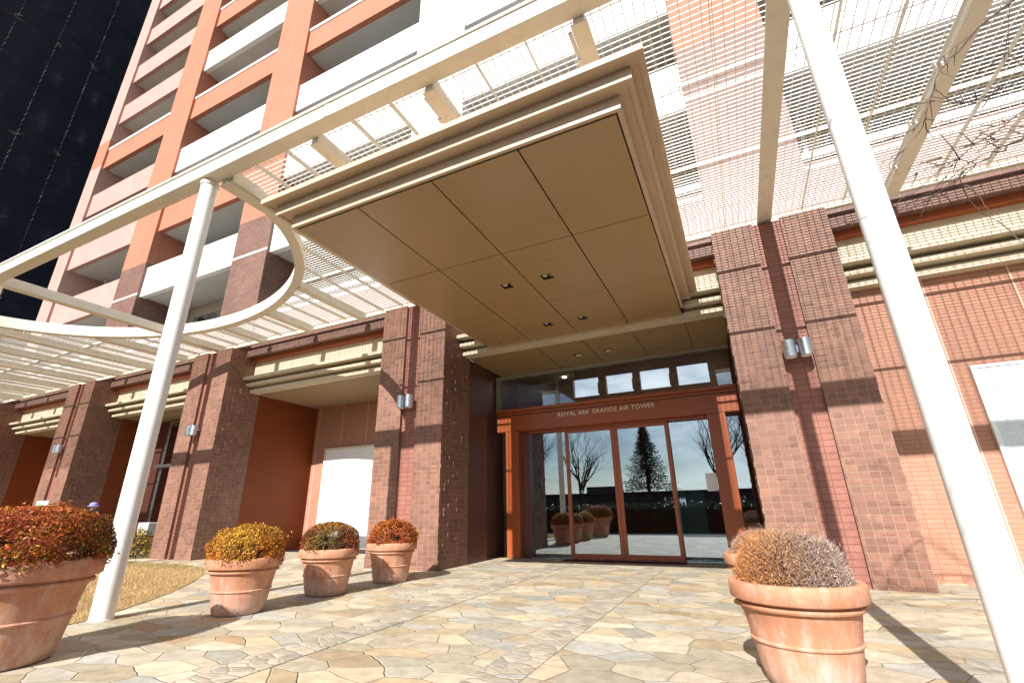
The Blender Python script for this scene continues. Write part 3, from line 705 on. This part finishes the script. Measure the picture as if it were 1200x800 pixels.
# ================================================================== POTTED SHRUBS
def pot_profile(Rr, H):
    p = [(0.62, 0.0), (0.655, 0.02), (0.70, 0.14), (0.752, 0.36), (0.762, 0.40), (0.79, 0.405), (0.795, 0.42), (0.77, 0.435), (0.80, 0.55), (0.845, 0.70), (0.86, 0.725),
         (0.915, 0.735), (0.93, 0.755), (0.92, 0.775), (0.885, 0.785), (0.89, 0.80), (0.985, 0.815), (1.0, 0.83), (1.0, 0.96), (0.985, 0.985), (0.955, 1.0), (0.90, 1.0), (0.87, 0.985), (0.86, 0.93), (0.84, 0.85)]
    return [(r * Rr, z * H) for r, z in p]
def leaf_cloud(n, rx, rz, z0, sz, palette, seed, updown=0.25):
    g = np.random.default_rng(seed)
    d = g.normal(size=(n, 3)); d[:, 2] = np.abs(d[:, 2]) - updown * g.random(n); d /= np.linalg.norm(d, axis=1)[:, None]
    nn = (np.abs(d) ** 2.7).sum(1) ** (1 / 2.7); sh = d / nn[:, None]
    rad = 1 - 0.32 * g.random(n) ** 2.0
    # lumpy outline
    lump = np.zeros(n)
    for _ in range(46):
        c = g.normal(size=3); c[2] = abs(c[2]); c /= np.linalg.norm(c); lump += g.uniform(-0.10, 0.11) * np.exp(-((d - c) ** 2).sum(1) / g.uniform(.01, .05))
    rad = rad * (0.95 + lump) * np.where(g.random(n) < 0.025, g.uniform(1.0, 1.14, n), 1.0)
    p = np.c_[sh[:, 0] * rx * rad, sh[:, 1] * rx * rad, z0 + sh[:, 2] * rz * rad]
    p[:, 2] = np.maximum(p[:, 2], z0 - 0.06)
    nrm = d * 0.55 + g.normal(size=(n, 3)) * 0.6 + np.array([0, 0, .25]); nrm /= np.linalg.norm(nrm, axis=1)[:, None]
    t = np.cross(nrm, g.normal(size=(n, 3))); t /= np.linalg.norm(t, axis=1)[:, None]; b = np.cross(nrm, t)
    L = sz * g.uniform(0.5, 1.6, n)[:, None]; W = L * 0.36
    V = np.stack([p - t * L, p + b * W + nrm * L * .12, p + t * L, p - b * W + nrm * L * .12], 1)
    # patches of colour
    f = np.zeros((n, len(palette)))
    for i in range(len(palette)):
        for _ in range(5):
            c = g.normal(size=3); c[2] = abs(c[2]) * .8; c /= np.linalg.norm(c)
            f[:, i] += palette[i][1] * np.exp(-((d - c) ** 2).sum(1) / 0.22)
        f[:, i] += palette[i][1] * g.random(n) * 2.6
    keep = np.ones(n, bool)          # thin places where the stems and the dark inside show
    for _ in range(34):
        c = g.normal(size=3); c[2] = abs(c[2]) * .7; c /= np.linalg.norm(c); hole = ((d - c) ** 2).sum(1) < g.uniform(.06, .16) ** 2
        keep &= ~(hole & (g.random(n) < .88))
    idx = f.argmax(1); C = np.array([q[0] for q in palette])[idx] * g.uniform(0.45, 1.35, n)[:, None]
    return V[keep].reshape(-1, 3), C[keep]
RED, ORA, YEL, GRN, OLV, BRN = (0.36, 0.06, 0.018), (0.52, 0.16, 0.025), (0.62, 0.36, 0.035), (0.20, 0.25, 0.03), (0.13, 0.12, 0.03), (0.15, 0.055, 0.025)
def stems(n, rx, rz, z0, seed, mat_r=0.004):
    g = random.Random(seed); mb = MB()
    for _ in range(n):
        a = g.uniform(0, 6.28); r0 = g.uniform(0, 0.25) * rx; r1 = g.uniform(0.35, 0.95) * rx; a2 = a + g.uniform(-.4, .4)
        zt = z0 + rz * math.sqrt(max(0, 1 - (r1 / rx) ** 2)) * g.uniform(0.7, 0.95)
        p0 = (r0 * math.cos(a), r0 * math.sin(a), z0 - 0.05); p2 = (r1 * math.cos(a2), r1 * math.sin(a2), zt)
        pm = (0.55 * p0[0] + 0.45 * p2[0], 0.55 * p0[1] + 0.45 * p2[1], 0.4 * p0[2] + 0.6 * p2[2])
        mb.tube([p0, pm, p2], [mat_r, mat_r * .8, mat_r * .4], 4, False)
    return mb
pot_me = {}
def potted(x, y, s, label, pal, seed, rx=0.40, rz=0.33, kind='leafy', rot=0.0, n=22000):
    t = thing('potted_shrub', label, 'potted shrub', (x, y, 0.008), 'terracotta potted shrubs by the entrance')
    t.scale = (s * 1.05, s * 1.05, s * 0.97) if s > 1 else (s, s, s); t.rotation_euler = (0, 0, rot)
    if not pot_me:
        o = obj('pot', MB().lathe(pot_profile(0.382, 0.552), 0, 0, 64), 'terracotta', t, local=True, smooth=True)
        q = obj('soil', MB().lathe([(0.325, 0.47), (0.325, 0.49), (0.2, 0.51), (0.01, 0.515)], 0, 0, 32), 'soil', t, local=True, smooth=True)
        pot_me['pot'], pot_me['soil'] = o, q
    else:
        for k in ('pot', 'soil'):
            c = pot_me[k].copy(); col.objects.link(c); c.parent = t; ORG[c] = ORG[t]
    z0 = 0.56
    if kind == 'leafy':
        V, C = leaf_cloud(n, rx, rz, z0, 0.0115 / (s if s > 1 else 1), pal, seed)
        link_mesh('foliage', np_mesh('foliage', V, 4, C), 'leaf', t)
        obj('stems', stems(90, rx, rz, z0, seed), 'bark', t, local=True)
    else:
        g = np.random.default_rng(seed); m_ = 30000
        d = g.normal(size=(m_, 3)); d[:, 2] = np.abs(d[:, 2]); d /= np.linalg.norm(d, axis=1)[:, None]
        rad = 1 - 0.5 * g.random(m_) ** 1.5
        nn = (np.abs(d) ** 2.5).sum(1) ** (1 / 2.5); sh = d / nn[:, None]; lump = np.zeros(m_)
        for _ in range(40):
            c = g.normal(size=3); c[2] = abs(c[2]); c /= np.linalg.norm(c); lump += g.uniform(-0.12, 0.11) * np.exp(-((d - c) ** 2).sum(1) / g.uniform(.012, .05))
        rad = rad * (0.96 + lump) * np.where(g.random(m_) < 0.04, g.uniform(1.0, 1.12, m_), 1.0)
        p = np.c_[sh[:, 0] * rx * rad, sh[:, 1] * rx * rad, z0 - 0.03 + sh[:, 2] * rz * rad]
        dr = d * 0.5 + np.array([0, 0, .35]) + g.normal(size=(m_, 3)) * 0.55; dr /= np.linalg.norm(dr, axis=1)[:, None]
        tw = g.random(m_) < .09; L = np.where(tw, g.uniform(.03, .08, m_), g.uniform(0.008, 0.025, m_))[:, None]; sd_ = np.cross(dr, g.normal(size=(m_, 3))); sd_ /= np.linalg.norm(sd_, axis=1)[:, None]; W = np.where(tw, .0011, g.uniform(.0007, .0028, m_))[:, None]
        V = np.stack([p - sd_ * W, p + sd_ * W, p + dr * L + sd_ * W * .5, p + dr * L - sd_ * W * .5], 1).reshape(-1, 3)
        tan, org, gry = np.array([.46, .275, .17]), np.array([.54, .235, .085]), np.array([.42, .32, .265])
        side = np.clip(0.5 + d[:, 0] * 0.8 + g.normal(0, .25, m_), 0, 1)[:, None]
        C = np.where(side < .17, org, np.where(side > .72, gry, tan)) * g.uniform(0.55, 1.25, m_)[:, None]
        link_mesh('foliage', np_mesh('foliage', V, 4, C), 'dry', t)
        obj('stems', stems(260, rx * .95, rz * .95, z0, seed, 0.0032), 'twig', t, local=True)
    return t
potted(-5.17, 1.93, 1.30, 'largest terracotta pot with a red and orange shrub beside the left white pole', [(RED, .95), (ORA, 1.15), (YEL, .85), (BRN, .75), (OLV, .85)], 11, rx=0.39, rz=0.315, rot=0.4, n=40000)
potted(-5.17, 3.87, 1.0, 'terracotta pot with a golden yellow shrub turning green at one side', [(YEL, 1.15), (ORA, 1.1), (GRN, .6), (RED, .5), (BRN, .7)], 12, rx=0.395, rz=0.335, rot=1.3)
potted(-5.17, 5.10, 1.0, 'terracotta pot with a dull olive and red shrub in front of the white shutter door', [((.19, .15, .035), 1.1), (RED, 1.0), (BRN, 1.0), (YEL, .7), (ORA, .8)], 13, rx=0.38, rz=0.325, rot=2.6)
potted(-5.09, 6.30, 1.0, 'terracotta pot with a rusty orange shrub standing against the pillar left of the doors', [(ORA, 1.1), (RED, 1.0), (YEL, .5), (BRN, .6)], 14, rx=0.375, rz=0.33, rot=4.0)
potted(0.20, 3.70, 1.0, 'terracotta pot with a dry brown twiggy shrub beside the right white pole', None, 15, rx=0.335, rz=0.315, kind='dry', rot=0.0)
potted(0.10, 5.62, 1.0, 'terracotta pot half hidden behind the dry brown shrub near the right pillar', None, 16, rx=0.30, rz=0.22, kind='dry', rot=2.0)

# ================================================================== TREES
def grow(mb, p, d, L, r, depth, g, segs=4, spread=0.6, n=6, up_bias=0.12, tips=None):
    pts = [Vector(p)]; rad = [r]; q = Vector(p); dd = Vector(d).normalized()
    for i in range(segs):
        dd = (dd + Vector((g.gauss(0, .13), g.gauss(0, .13), g.gauss(0, .1) + up_bias * .3))).normalized(); q = q + dd * (L / segs); pts.append(q.copy()); rad.append(r * (1 - 0.55 * (i + 1) / segs))
    mb.tube(pts, rad, n if r > 0.02 else 4, False)
    if depth == 0: 
        if tips is not None: tips.append(q.copy())
        return
    for k in range(g.choice((3, 4)) if depth > 1 else 3):
        i = g.randrange(1, segs + 1); a = Vector((g.gauss(0, 1), g.gauss(0, 1), g.gauss(0, .6))).normalized()
        nd = (dd + a * spread + Vector((0, 0, up_bias))).normalized()
        grow(mb, pts[i], nd, L * g.uniform(.5, .75), max(rad[i] * g.uniform(.5, .7), 0.004), depth - 1, g, segs, spread, n, up_bias, tips)
def bare_tree(x, y, H, seed, label, group='bare trees across the forecourt'):
    t = thing('bare_tree', label, 'tree', (x, y, 0), group); g = random.Random(seed)
    tr = MB().tube([(x, y, 0), (x + .05, y, H * .18), (x - .05, y + .05, H * .36)], [.17, .14, .11], 8, False); obj('trunk', tr, 'bark', t)
    cr = MB()
    for k in range(7):
        a = 6.28 * k / 7 + g.uniform(-.4, .4); z = H * g.uniform(.14, .36); o_ = g.uniform(.35, .85)
        grow(cr, (x, y, z), (math.cos(a) * o_, math.sin(a) * o_, 1.0), H * .40, .085, 4, g, 4, .62)
    obj('crown', cr, 'bark', t); return t
# across the forecourt behind the camera: seen mirrored in the door glass
bare_tree(-21.0, -29, 11.5, 21, 'bare broad crowned tree mirrored in the left fixed door glass')
bare_tree(-15.2, -28, 10.3, 22, 'bare slender tree mirrored in the left sliding door leaf')
bare_tree(-1.6, -26, 11.2, 23, 'bare spreading tree mirrored in the right fixed door glass')
bare_tree(2.6, -28, 12.0, 24, 'bare tall tree mirrored in the narrow glass beside the right pillar')
bare_tree(-26.5, -33, 11.5, 25, 'bare tree mirrored at the left edge of the door glass')
ct = thing('conifer', 'dark layered conifer mirrored in the right sliding door leaf', 'tree', (-8.5, -29.6, 0))
obj('trunk', MB().tube([(-8.5, -29.6, 0), (-8.5, -29.6, 8.7)], [.24, .04], 8, False), 'bark', ct)
g = np.random.default_rng(31); VV = []; CC = []
for lev in range(17):
    z = 3.0 + lev * 0.36; rr = 2.9 * (1 - (z - 2.4) / 7.0) * g.uniform(.8, 1.1); nb = 8
    for k in range(nb):
        a = 6.28 * k / nb + g.uniform(-.3, .3); l = rr * g.uniform(.75, 1.15)
        m_ = 85; tpar = g.random(m_) ** .7; px = -8.5 + np.cos(a) * l * tpar; py = -29.6 + np.sin(a) * l * tpar; pz = z - .28 * tpar * l * .5 + g.normal(0, .05, m_)
        p = np.c_[px, py, pz] + g.normal(0, .09, (m_, 3)) * (0.4 + tpar[:, None]); t1 = g.normal(size=(m_, 3)); t1[:, 2] *= .3; t1 /= np.linalg.norm(t1, axis=1)[:, None]; b1 = np.cross(t1, g.normal(size=(m_, 3))); b1 /= np.linalg.norm(b1, axis=1)[:, None]
        V = np.stack([p, p + t1 * .16 + b1 * .035, p + t1 * .26, p + t1 * .16 - b1 * .035], 1).reshape(-1, 3); VV.append(V); CC.append(np.array([.028, .045, .022]) * g.uniform(.5, 1.4, m_)[:, None])
link_mesh('crown', np_mesh('crown', np.concatenate(VV) - np.array([-8.5, -29.6, 0]), 4, np.concatenate(CC)), 'leaf', ct)
# low buildings and railing across the forecourt
lb = thing('low_building', 'low dark flat roofed building mirrored in the door glass', 'building', (-12, -38, 0))
obj('wall', MB().box(-34, 6, -42, -36, 0, 2.55), 'slate', lb); rf_ = obj('roof', MB().box(-34.3, 6.3, -42.3, -35.7, 2.552, 2.70), 'slate', lb); obj('roof_block', MB().box(-17.2, -13.6, -41, -37, 2.702, 3.45), 'slate', lb)
for x in (-30, -24, -18, -8, -2): obj('window', MB().box(x, x + 2.2, -36.0 + 0.001, -35.96, 0.9, 2.0), 'window', lb)
rl = thing('railing', 'thin black railing mirrored low in the right door glass', 'railing', (-3, -24, 0)); mb = MB()
for i in range(60): mb.box(-9 + i * .2, -9 + i * .2 + .025, -24.0, -23.975, 0.1, 1.0)
mb.box(-9, 3, -24.02, -23.96, 1.0, 1.05); mb.box(-9, 3, -24.01, -23.965, .06, .1); obj('bars', mb, 'dark', rl)

hd = thing('hedge', 'long dark clipped hedge added behind the camera to darken the door glass', 'hedge', (-10, -1.5, 0))  # added out of view so the lower door reflection turns dark
g = np.random.default_rng(71); n_ = 26000
p = np.c_[g.uniform(-30, 8, n_), -1.5 + g.uniform(-.4, .4, n_), 1.15 * g.random(n_) ** .6 + g.normal(0, .03, n_)]
t1 = g.normal(size=(n_, 3)); t1 /= np.linalg.norm(t1, axis=1)[:, None]; b1 = np.cross(t1, g.normal(size=(n_, 3))); b1 /= np.linalg.norm(b1, axis=1)[:, None]
V = np.stack([p - t1 * .07, p + b1 * .03, p + t1 * .07, p - b1 * .03], 1).reshape(-1, 3) - np.array([-10, -1.5, 0])
link_mesh('foliage', np_mesh('foliage', V, 4, np.array([.03, .045, .02]) * g.uniform(.5, 1.4, n_)[:, None]), 'leaf', hd)
obj('branches', MB().box(-30, 8, -1.8, -1.2, 0.0, 0.95), 'soil', hd)

# near bare tree on the right whose branches reach over the pergola corner
nb_ = thing('bare_tree', 'bare tree whose thin branches reach in front of the pergola at the right', 'tree', (4.3, 1.9, 0), None); g = random.Random(40)
obj('trunk', MB().tube([(4.3, 1.9, 0), (4.25, 1.95, 1.2), (4.1, 2.05, 2.3), (3.95, 2.1, 3.4)], [.12, .10, .085, .06], 10, False), 'bark', nb_)
br = MB()
def limb(pts, r0, r1, nt, L):
    P_ = [Vector(p) for p in pts]; fine = []
    for i in range(len(P_) - 1):          # Catmull-Rom, with a little wander
        p0, p1, p2, p3 = P_[max(i - 1, 0)], P_[i], P_[i + 1], P_[min(i + 2, len(P_) - 1)]
        for k in range(6):
            t = k / 6; q = 0.5 * ((2 * p1) + (p2 - p0) * t + (2 * p0 - 5 * p1 + 4 * p2 - p3) * t * t + (3 * p1 - p0 - 3 * p2 + p3) * t ** 3)
            fine.append(q + Vector((g.gauss(0, .008), g.gauss(0, .008), g.gauss(0, .008))))
    fine.append(P_[-1]); k = len(fine)
    br.tube(fine, [r0 + (r1 - r0) * (i / (k - 1)) ** .7 for i in range(k)], 6, False)
    for _ in range(nt):
        i = g.randrange(k // 4, k); p = fine[i]; d = (fine[i] - fine[i - 1]).normalized()
        a = Vector((g.gauss(0, 1), g.gauss(0, .6), g.gauss(0, 1))).normalized()
        grow(br, p, d + a * .9, L * g.uniform(.4, 1), .0026, 1, g, 6, .8, 4, .0)
limb([(4.1, 2.05, 2.3), (3.3, 2.4, 2.75), (2.45, 2.85, 3.05), (1.79, 3.0, 2.88), (1.55, 3.0, 2.80), (1.36, 2.95, 2.68)], .020, .002, 11, .36)
limb([(3.95, 2.1, 3.4), (3.2, 2.4, 3.95), (2.5, 2.7, 4.15), (2.03, 3.0, 3.88), (1.75, 3.02, 3.68), (1.5, 3.0, 3.45), (1.3, 2.95, 3.10)], .020, .002, 9, .36)
limb([(3.2, 2.4, 3.95), (2.8, 2.7, 3.75), (2.35, 2.9, 3.45), (1.95, 3.0, 3.30), (1.6, 3.05, 3.2)], .009, .002, 8, .3)
limb([(3.3, 2.4, 2.75), (2.7, 2.7, 2.70), (2.2, 2.9, 2.55), (1.8, 3.0, 2.5)], .009, .002, 6, .28)
# boughs above and behind the camera: they only show as shadows on the pole, pillar and wall
for pts_ in ([(3.95, 2.1, 3.4), (3.3, .9, 4.5), (2.1, .1, 5.2), (1.1, -.2, 5.6), (0.3, -.3, 6.1)], [(3.6, 1.5, 4.0), (2.8, .4, 4.1), (1.9, .0, 4.0), (1.1, -.1, 3.6)], [(3.3, .9, 4.5), (2.9, .0, 5.8), (2.2, -.5, 6.8), (1.5, -.8, 7.4)], [(2.8, .4, 4.1), (2.4, -.2, 3.6), (1.8, -.4, 3.3), (1.2, -.5, 3.4)]):
    limb(pts_, .024, .004, 14, .55)
limb([(2.45, 2.85, 3.05), (1.9, 2.9, 3.05), (1.4, 2.92, 2.80), (1.1, 2.92, 2.62), (0.9, 2.92, 2.55)], .005, .0014, 4, .2)
obj('branches', br, 'twig', nb_)

# ================================================================== WRAPPED TOWER at the left
TX = -34.0
wt = thing('sheeted_tower', 'tall tower wrapped in black scaffold sheets laced with pale rope', 'building under wraps', (TX, 8, 0))
y0s = 8.45 - 1.83 * 8
nyy = 24; zrows = [0.2 + 7.1 * k for k in range(0, 10)]
sh = MB(); g = np.random.default_rng(51)
def bulge(y, z): return 0.05 * math.sin((y - 8.45) / 1.83 * math.pi) ** 2 * (0.5 + 0.5 * math.sin(z * 1.7 + y))
ny, nz = nyy * 8, 9 * 20
for i in range(ny + 1):
    yy = y0s + 1.83 * i / 8
    for j in range(nz + 1):
        zz = 0.2 + 7.1 * j / 20
        pin = math.sin((yy - 8.45) / 1.83 * math.pi) ** 2; pz = math.sin((zz - 0.2) / 7.1 * math.pi * 2) ** 2
        sh.v.append((TX + 0.10 * pin * (0.4 + .6 * pz) + 0.03 * math.sin(2.1 * zz + 3 * yy) + g.normal(0, .008), yy, zz))
for i in range(ny):
    for j in range(nz):
        a = i * (nz + 1) + j; sh.f.append((a, a + 1, a + nz + 2, a + nz + 1))
obj('scaffold_sheet', sh, 'sheet', wt, smooth=True)
obj('tower_core', MB().box(TX - 14, TX - 0.4, y0s, y0s + 1.83 * nyy, 0, 64.5), 'slate', wt)
M['rope'] = paint('pale lacing rope', (0.26, 0.26, 0.25), 0.9, 0.5, 0.1)
rp = MB(); gr_ = random.Random(5)
for i in range(nyy + 1):
    yy = y0s + 1.83 * i; z = 0.3
    while z < 63:      # short lacing stitches through the eyelets
        L = gr_.uniform(.2, .36); dy = gr_.uniform(.01, .03)
        rp.tube([(TX + .05, yy - dy, z), (TX + .075, yy + dy, z + L)], gr_.uniform(.008, .022), 4, False); z += L + gr_.uniform(.02, .16)
    for zr in zrows[1:]:   # tied slack ends at the knots
        for _ in range(3):
            p = Vector((TX + .08, yy, zr + gr_.uniform(-.1, .1))); rp.tube([p, p + Vector((.05, gr_.uniform(-.25, .25), gr_.uniform(-.05, .2))), p + Vector((.03, gr_.uniform(-.35, .35), gr_.uniform(-.1, .3)))], .014, 4, False)
for zr in zrows[1:]:
    yy = y0s
    while yy < y0s + 1.83 * nyy:
        L = gr_.uniform(.15, .35)
        if gr_.random() < .55: rp.tube([(TX + .06, yy, zr), (TX + .07, yy + L, zr + gr_.uniform(-.03, .03))], .007, 4, False)
        yy += L + gr_.uniform(.05, .3)
obj('lacing_rope', rp, 'rope', wt)

# ================================================================== SMALL THINGS AT THE LEFT
def person(x, y, H, label):
    t = thing('person', label, 'person', (x, y, 0.008))
    bm = bmesh.new(); sl = bm.verts.layers.skin.verify()
    J = dict(pel=(0, 0, .52), wai=(0, .0, .60), che=(0, -.02, .73), nek=(0, -.035, .815), hed=(0, -.06, .875), top=(0, -.065, .955))
    J.update(lh=(.055, 0, .50), lk=(.06, -.015, .28), la=(.06, .01, .045), lt=(.062, -.085, .018), rh=(-.055, 0, .50), rk=(-.06, -.03, .28), ra=(-.06, .0, .045), rt_=(-.062, -.095, .018))
    J.update(ls=(.105, -.02, .785), le=(.135, .0, .62), lw=(.13, -.06, .49), lm=(.128, -.075, .455), rs=(-.105, -.02, .785), re=(-.135, .0, .62), rw=(-.13, -.06, .49), rm=(-.128, -.075, .455))
    rad = dict(pel=.085, wai=.08, che=.09, nek=.034, hed=.058, top=.045, lh=.055, lk=.036, la=.024, lt=.02, rh=.055, rk=.036, ra=.024, rt_=.02, ls=.042, le=.028, lw=.018, lm=.016, rs=.042, re=.028, rw=.018, rm=.016)
    E_ = [('pel', 'wai'), ('wai', 'che'), ('che', 'nek'), ('nek', 'hed'), ('hed', 'top'), ('pel', 'lh'), ('lh', 'lk'), ('lk', 'la'), ('la', 'lt'), ('pel', 'rh'), ('rh', 'rk'), ('rk', 'ra'), ('ra', 'rt_'), ('che', 'ls'), ('ls', 'le'), ('le', 'lw'), ('lw', 'lm'), ('che', 'rs'), ('rs', 're'), ('re', 'rw'), ('rw', 'rm')]
    for sd_, mm in ((1, 'lm'), (-1, 'rm')):
        for f_i in range(5):
            bx, by, bz = J[mm]; o = (f_i - 1.5) * .008
            n1, n2 = f'{mm}f{f_i}a', f'{mm}f{f_i}b'; ln = (.022, .025, .024, .02, .018)[f_i]
            if f_i == 4: J[n1] = (bx - sd_ * .006, by - .022, bz - .002); J[n2] = (bx - sd_ * .008, by - .03, bz - .014)
            else: J[n1] = (bx, by + o - .002, bz - .018); J[n2] = (bx - sd_ * .004, by + o - .006, bz - .018 - ln)
            rad[n1] = .0062; rad[n2] = .005; E_ += [(mm, n1), (n1, n2)]
    vs = {}
    for k in J: vs[k] = bm.verts.new(Vector(J[k]) * H)
    for a, b in E_: bm.edges.new((vs[a], vs[b]))
    for k in J: vs[k][sl].radius = (rad[k] * H, rad[k] * H)
    vs['pel'][sl].use_root = True
    me = bpy.data.meshes.new('body'); bm.to_mesh(me); bm.free()
    tmp = bpy.data.objects.new('tmp', me); col.objects.link(tmp); tmp.modifiers.new('s', 'SKIN'); sb = tmp.modifiers.new('d', 'SUBSURF'); sb.levels = 2; sb.render_levels = 2
    bpy.context.view_layer.update(); me2 = bpy.data.meshes.new_from_object(tmp.evaluated_get(bpy.context.evaluated_depsgraph_get())); bpy.data.objects.remove(tmp)
    me2.materials.clear(); me2.materials.append(M['navy']); me2.materials.append(M['skin'])
    for pgn in me2.polygons: pgn.use_smooth = True; pgn.material_index = 1 if (pgn.center.z > .83 * H or (pgn.center.z < .47 * H and abs(pgn.center.x) > .105 * H)) else 0
    o = bpy.data.objects.new('body', me2); col.objects.link(o); o.parent = t
    cap = MB(); cx, cy, cz = 0, -.062 * H, .925 * H
    cap.lathe([(.066 * H, cz - .012 * H), (.072 * H, cz), (.070 * H, cz + .022 * H), (.055 * H, cz + .045 * H), (.025 * H, cz + .058 * H), (.004 * H, cz + .061 * H)], cx, cy, 20)
    b = len(cap.v)
    cap.lathe([(.070 * H, cz - .014 * H), (.105 * H, cz - .022 * H), (.105 * H, cz - .018 * H), (.070 * H, cz - .004 * H)], cx, cy, 20)
    obj('hat', cap, 'lavender', t, local=True, smooth=True)
    jk = MB(); jk.lathe([(.095 * H, .50 * H), (.10 * H, .62 * H), (.108 * H, .74 * H), (.085 * H, .80 * H), (.05 * H, .825 * H)], 0, -.012 * H, 20); obj('jacket', jk, 'navy', t, local=True, smooth=True)
    return t
pr = person(-18.05, 8.1, 1.46, 'small person in a lavender sun hat and dark jacket standing between the left pillars'); pr.rotation_euler = (0, 0, 0.5)
ns = thing('notice_sign', 'small white and green notice board on a post behind the red orange shrub', 'sign', (-19.0, 7.2, 0))
obj('post', MB().box(-19.03, -18.97, 7.19, 7.23, 0, 1.25), 'steel', ns); pb = obj('board', MB().box(-19.35, -18.65, 7.16, 7.188, 1.22, 1.50), 'paper', ns); obj('green_stripe', MB().box(-19.33, -18.9, 7.152, 7.158, 1.25, 1.40), 'green', pb)
# shrub and vent box beside the second pillar
V, C = leaf_cloud(2600, 0.42, 0.62, 0.08, 0.03, [(YEL, 1.1), (OLV, 1.0), (GRN, .8), (BRN, .6)], 61)
ps = thing('ground_shrub', 'yellow green shrub growing beside the pillar behind the left white pole', 'shrub', (-14.45, 7.55, 0.008))
link_mesh('foliage', np_mesh('foliage', V, 4, C), 'leaf', ps); obj('stems', stems(40, .4, .6, .05, 61, .006), 'bark', ps, local=True)
V, C = leaf_cloud(1500, 0.28, 0.35, 0.06, 0.028, [(YEL, 1.2), (OLV, .9), (ORA, .5)], 62)
ps = thing('ground_shrub', 'low yellowish shrub beside the white box at the left', 'shrub', (-15.3, 7.5, 0.008))
link_mesh('foliage', np_mesh('foliage', V, 4, C), 'leaf', ps); obj('stems', stems(20, .26, .33, .05, 62, .006), 'bark', ps, local=True)
vb = thing('vent_box', 'white louvred vent box on short legs between the left pillars', 'vent box', (-14.75, 7.9, 0)); mb = MB().box(-14.98, -14.52, 7.8, 8.05, 0.55, 0.85); obj('casing', mb, 'white_panel', vb, bevel=.01)
mb = MB()
for x in (-14.95, -14.58): mb.box(x, x + .03, 7.9, 7.94, 0, .549)
obj('leg', mb, 'steel', vb); mb = MB()
for k in range(5): mb.box(-14.94, -14.56, 7.788, 7.799, .59 + k * .05, .61 + k * .05)
obj('louvre', mb, 'steel', vb)
